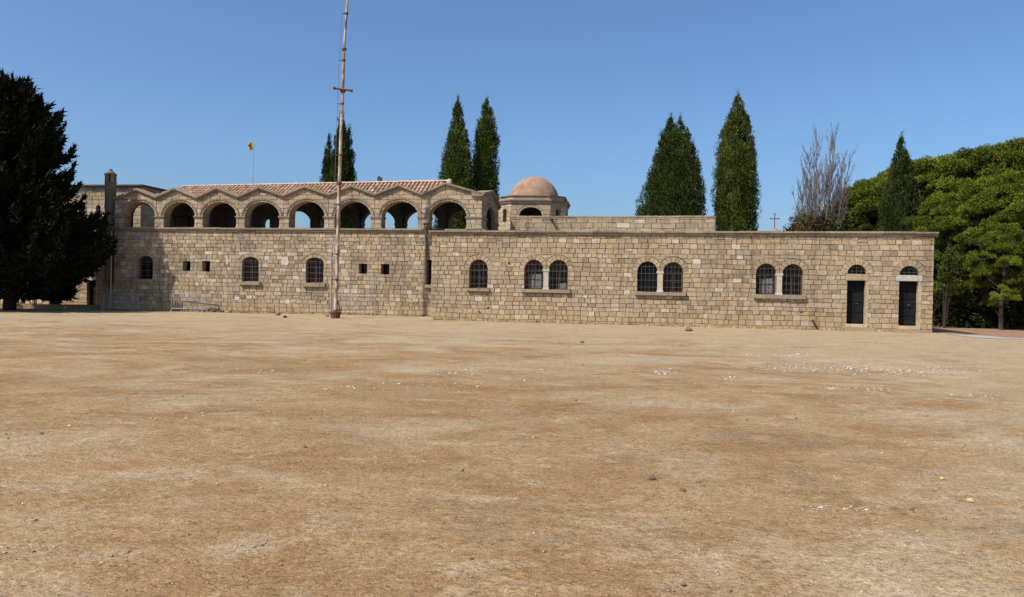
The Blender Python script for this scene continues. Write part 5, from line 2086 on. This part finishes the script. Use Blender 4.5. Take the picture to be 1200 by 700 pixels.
# gravel crumbs over the near ground
def scatter(n, y0, y1, power=1.0):
    yy = y0 + (y1 - y0) * nrng.random(n) ** power
    xx = nrng.uniform(-1, 1, n) * (yy * 0.70 + 0.6)
    return xx, yy
n = 8000
xx, yy = scatter(n, 3.0, 30.0, 1.6)
s = np.clip(nrng.lognormal(-5.35, 0.5, n), 0.002, 0.016) * (0.75 + yy / 26)
octv = np.array([[1, 0, 0], [-1, 0, 0], [0, 1, 0], [0, -1, 0], [0, 0, 0.7], [0, 0, -0.7]], float)
octf = np.array([[0, 2, 4], [2, 1, 4], [1, 3, 4], [3, 0, 4], [2, 0, 5], [1, 2, 5], [3, 1, 5], [0, 3, 5]])
zz = ground_z(xx, yy)
V = octv[None] * s[:, None, None] * nrng.uniform(0.6, 1.3, (n, 6, 1)) + np.stack([xx, yy, zz + s * 0.25], 1)[:, None]
T = (octf[None] + (np.arange(n) * 6)[:, None, None]).reshape(-1, 3)
tn = np.repeat(np.clip(nrng.normal(0.5, 0.25, n), 0, 1), 8)
M_CRUMB = leaf_mat('soil crumbs', (0.17, 0.115, 0.065), (0.34, 0.24, 0.14), (0.58, 0.50, 0.38))
np_mesh('gravel', V.reshape(-1, 3), T, tn, M_CRUMB, kind='stuff')
# chalky white bits in streaks
cen = [(1000, 432, 60, 4, 260), (930, 430, 40, 4, 140), (1075, 436, 55, 5, 220), (778, 437, 14, 3, 60), (855, 443, 10, 2, 40), (978, 456, 14, 3, 60), (1031, 457, 16, 3, 50), (1140, 465, 22, 3, 40),
       (920, 415, 40, 2, 60), (530, 452, 70, 7, 70), (260, 490, 130, 30, 60), (560, 435, 60, 5, 50), (985, 598, 55, 4, 90), (400, 455, 60, 3, 50), (70, 640, 60, 14, 70), (290, 640, 30, 8, 30), (300, 435, 40, 5, 30)]
Ps = []
for (cx, cy, wx, wy, k) in cen:
    for i in range(k):
        q = on_ground(cx + nrng.normal(0, wx * 0.55), cy + nrng.normal(0, wy * 0.55))
        Ps.append((q.x, q.y))
Ps = np.array(Ps)
n = len(Ps)
s = np.clip(nrng.lognormal(-4.0, 0.55, n), 0.005, 0.06) * np.clip(Ps[:, 1] / 22, 0.25, 1.1)
V = octv[None] * np.array([1.3, 1.0, 0.45]) * s[:, None, None] * nrng.uniform(0.6, 1.3, (n, 6, 1)) + np.stack([Ps[:, 0], Ps[:, 1], ground_z(Ps[:, 0], Ps[:, 1]) + s * 0.12], 1)[:, None]
T = (octf[None] + (np.arange(n) * 6)[:, None, None]).reshape(-1, 3)
M_CHALK = leaf_mat('chalk bits', (0.42, 0.36, 0.28), (0.55, 0.50, 0.42), (0.70, 0.66, 0.60))
np_mesh('chalk_bits', V.reshape(-1, 3), T, np.repeat(np.clip(nrng.normal(0.5, 0.25, n), 0, 1), 8), M_CHALK, kind='stuff')
# dry straw lying flat
n = 60000
xx, yy = scatter(n, 3.0, 15.0, 1.3)
msk = (np.sin(xx * 0.9 + 1.3 * np.sin(yy * 0.5)) + np.sin(yy * 0.8 + xx * 0.3) + nrng.normal(0, 0.8, n)) > -0.2
xx, yy = xx[msk], yy[msk]
n = len(xx)
P = np.stack([xx, yy, ground_z(xx, yy) + 0.003], 1)
a = nrng.uniform(0, 2 * math.pi, n)
D = np.stack([np.cos(a), np.sin(a), np.abs(nrng.normal(0, 0.10, n))], 1)
Vv, Tt, Zz = leaves(P, D, 0.022 + 0.0016 * yy, 0.003 + 0.0003 * yy, nrng.normal(0.55, 0.26, n))
Vt = Vv.reshape(-1, 3, 3)
Vt[:, 1, 2] = Vt[:, 0, 2]          # blades lie flat on the dust
np_mesh('dry_grass', Vv, Tt, Zz, M_STRAW, kind='stuff')

# dry weeds and crumbled stone along the foot of the walls
Pw = []
for fr, a0, a1, k in ((RWF, 0.0, RL, 150), (LWF, 0.0, U_LOW, 120)):
    for i in range(k):
        u = a0 + (a1 - a0) * nrng.random()
        w_ = fr.world(u, -abs(nrng.normal(0.0, 0.10)) - 0.03, 0)
        Pw.append((w_.x, w_.y, gz(w_.x, w_.y), nrng.uniform(0.04, 0.16)))
parts = []
for (x, y, z, h_) in Pw:
    k = 14
    P = np.array([x, y, z]) + nrng.normal(0, 0.05, (k, 3)) * np.array([1.4, 0.7, 0])
    D = np.array([0, 0, 1.0]) + nrng.normal(0, 0.45, (k, 3))
    parts.append(leaves(P, D, np.full(k, h_), np.full(k, 0.018), nrng.normal(0.35, 0.25, k)))
V, T, Z = join(parts)
np_mesh('dry_weeds', V, T, Z, M_STRAW, kind='stuff')
n = 1500
Pq = []
for i in range(n):
    fr, L_ = (RWF, RL) if i % 2 else (LWF, U_LOW)
    w_ = fr.world(L_ * nrng.random(), -abs(nrng.normal(0.0, 0.22)) - 0.02, 0)
    Pq.append((w_.x, w_.y, gz(w_.x, w_.y)))
Pq = np.array(Pq)
s = np.clip(nrng.lognormal(-3.7, 0.5, n), 0.008, 0.07)
V = octv[None] * s[:, None, None] * nrng.uniform(0.6, 1.3, (n, 6, 1)) + (Pq + np.stack([0 * s, 0 * s, s * 0.2], 1))[:, None]
T = (octf[None] + (np.arange(n) * 6)[:, None, None]).reshape(-1, 3)
np_mesh('rubble', V.reshape(-1, 3), T, np.repeat(np.clip(nrng.normal(0.5, 0.25, n), 0, 1), 8), M_CRUMB, kind='stuff')
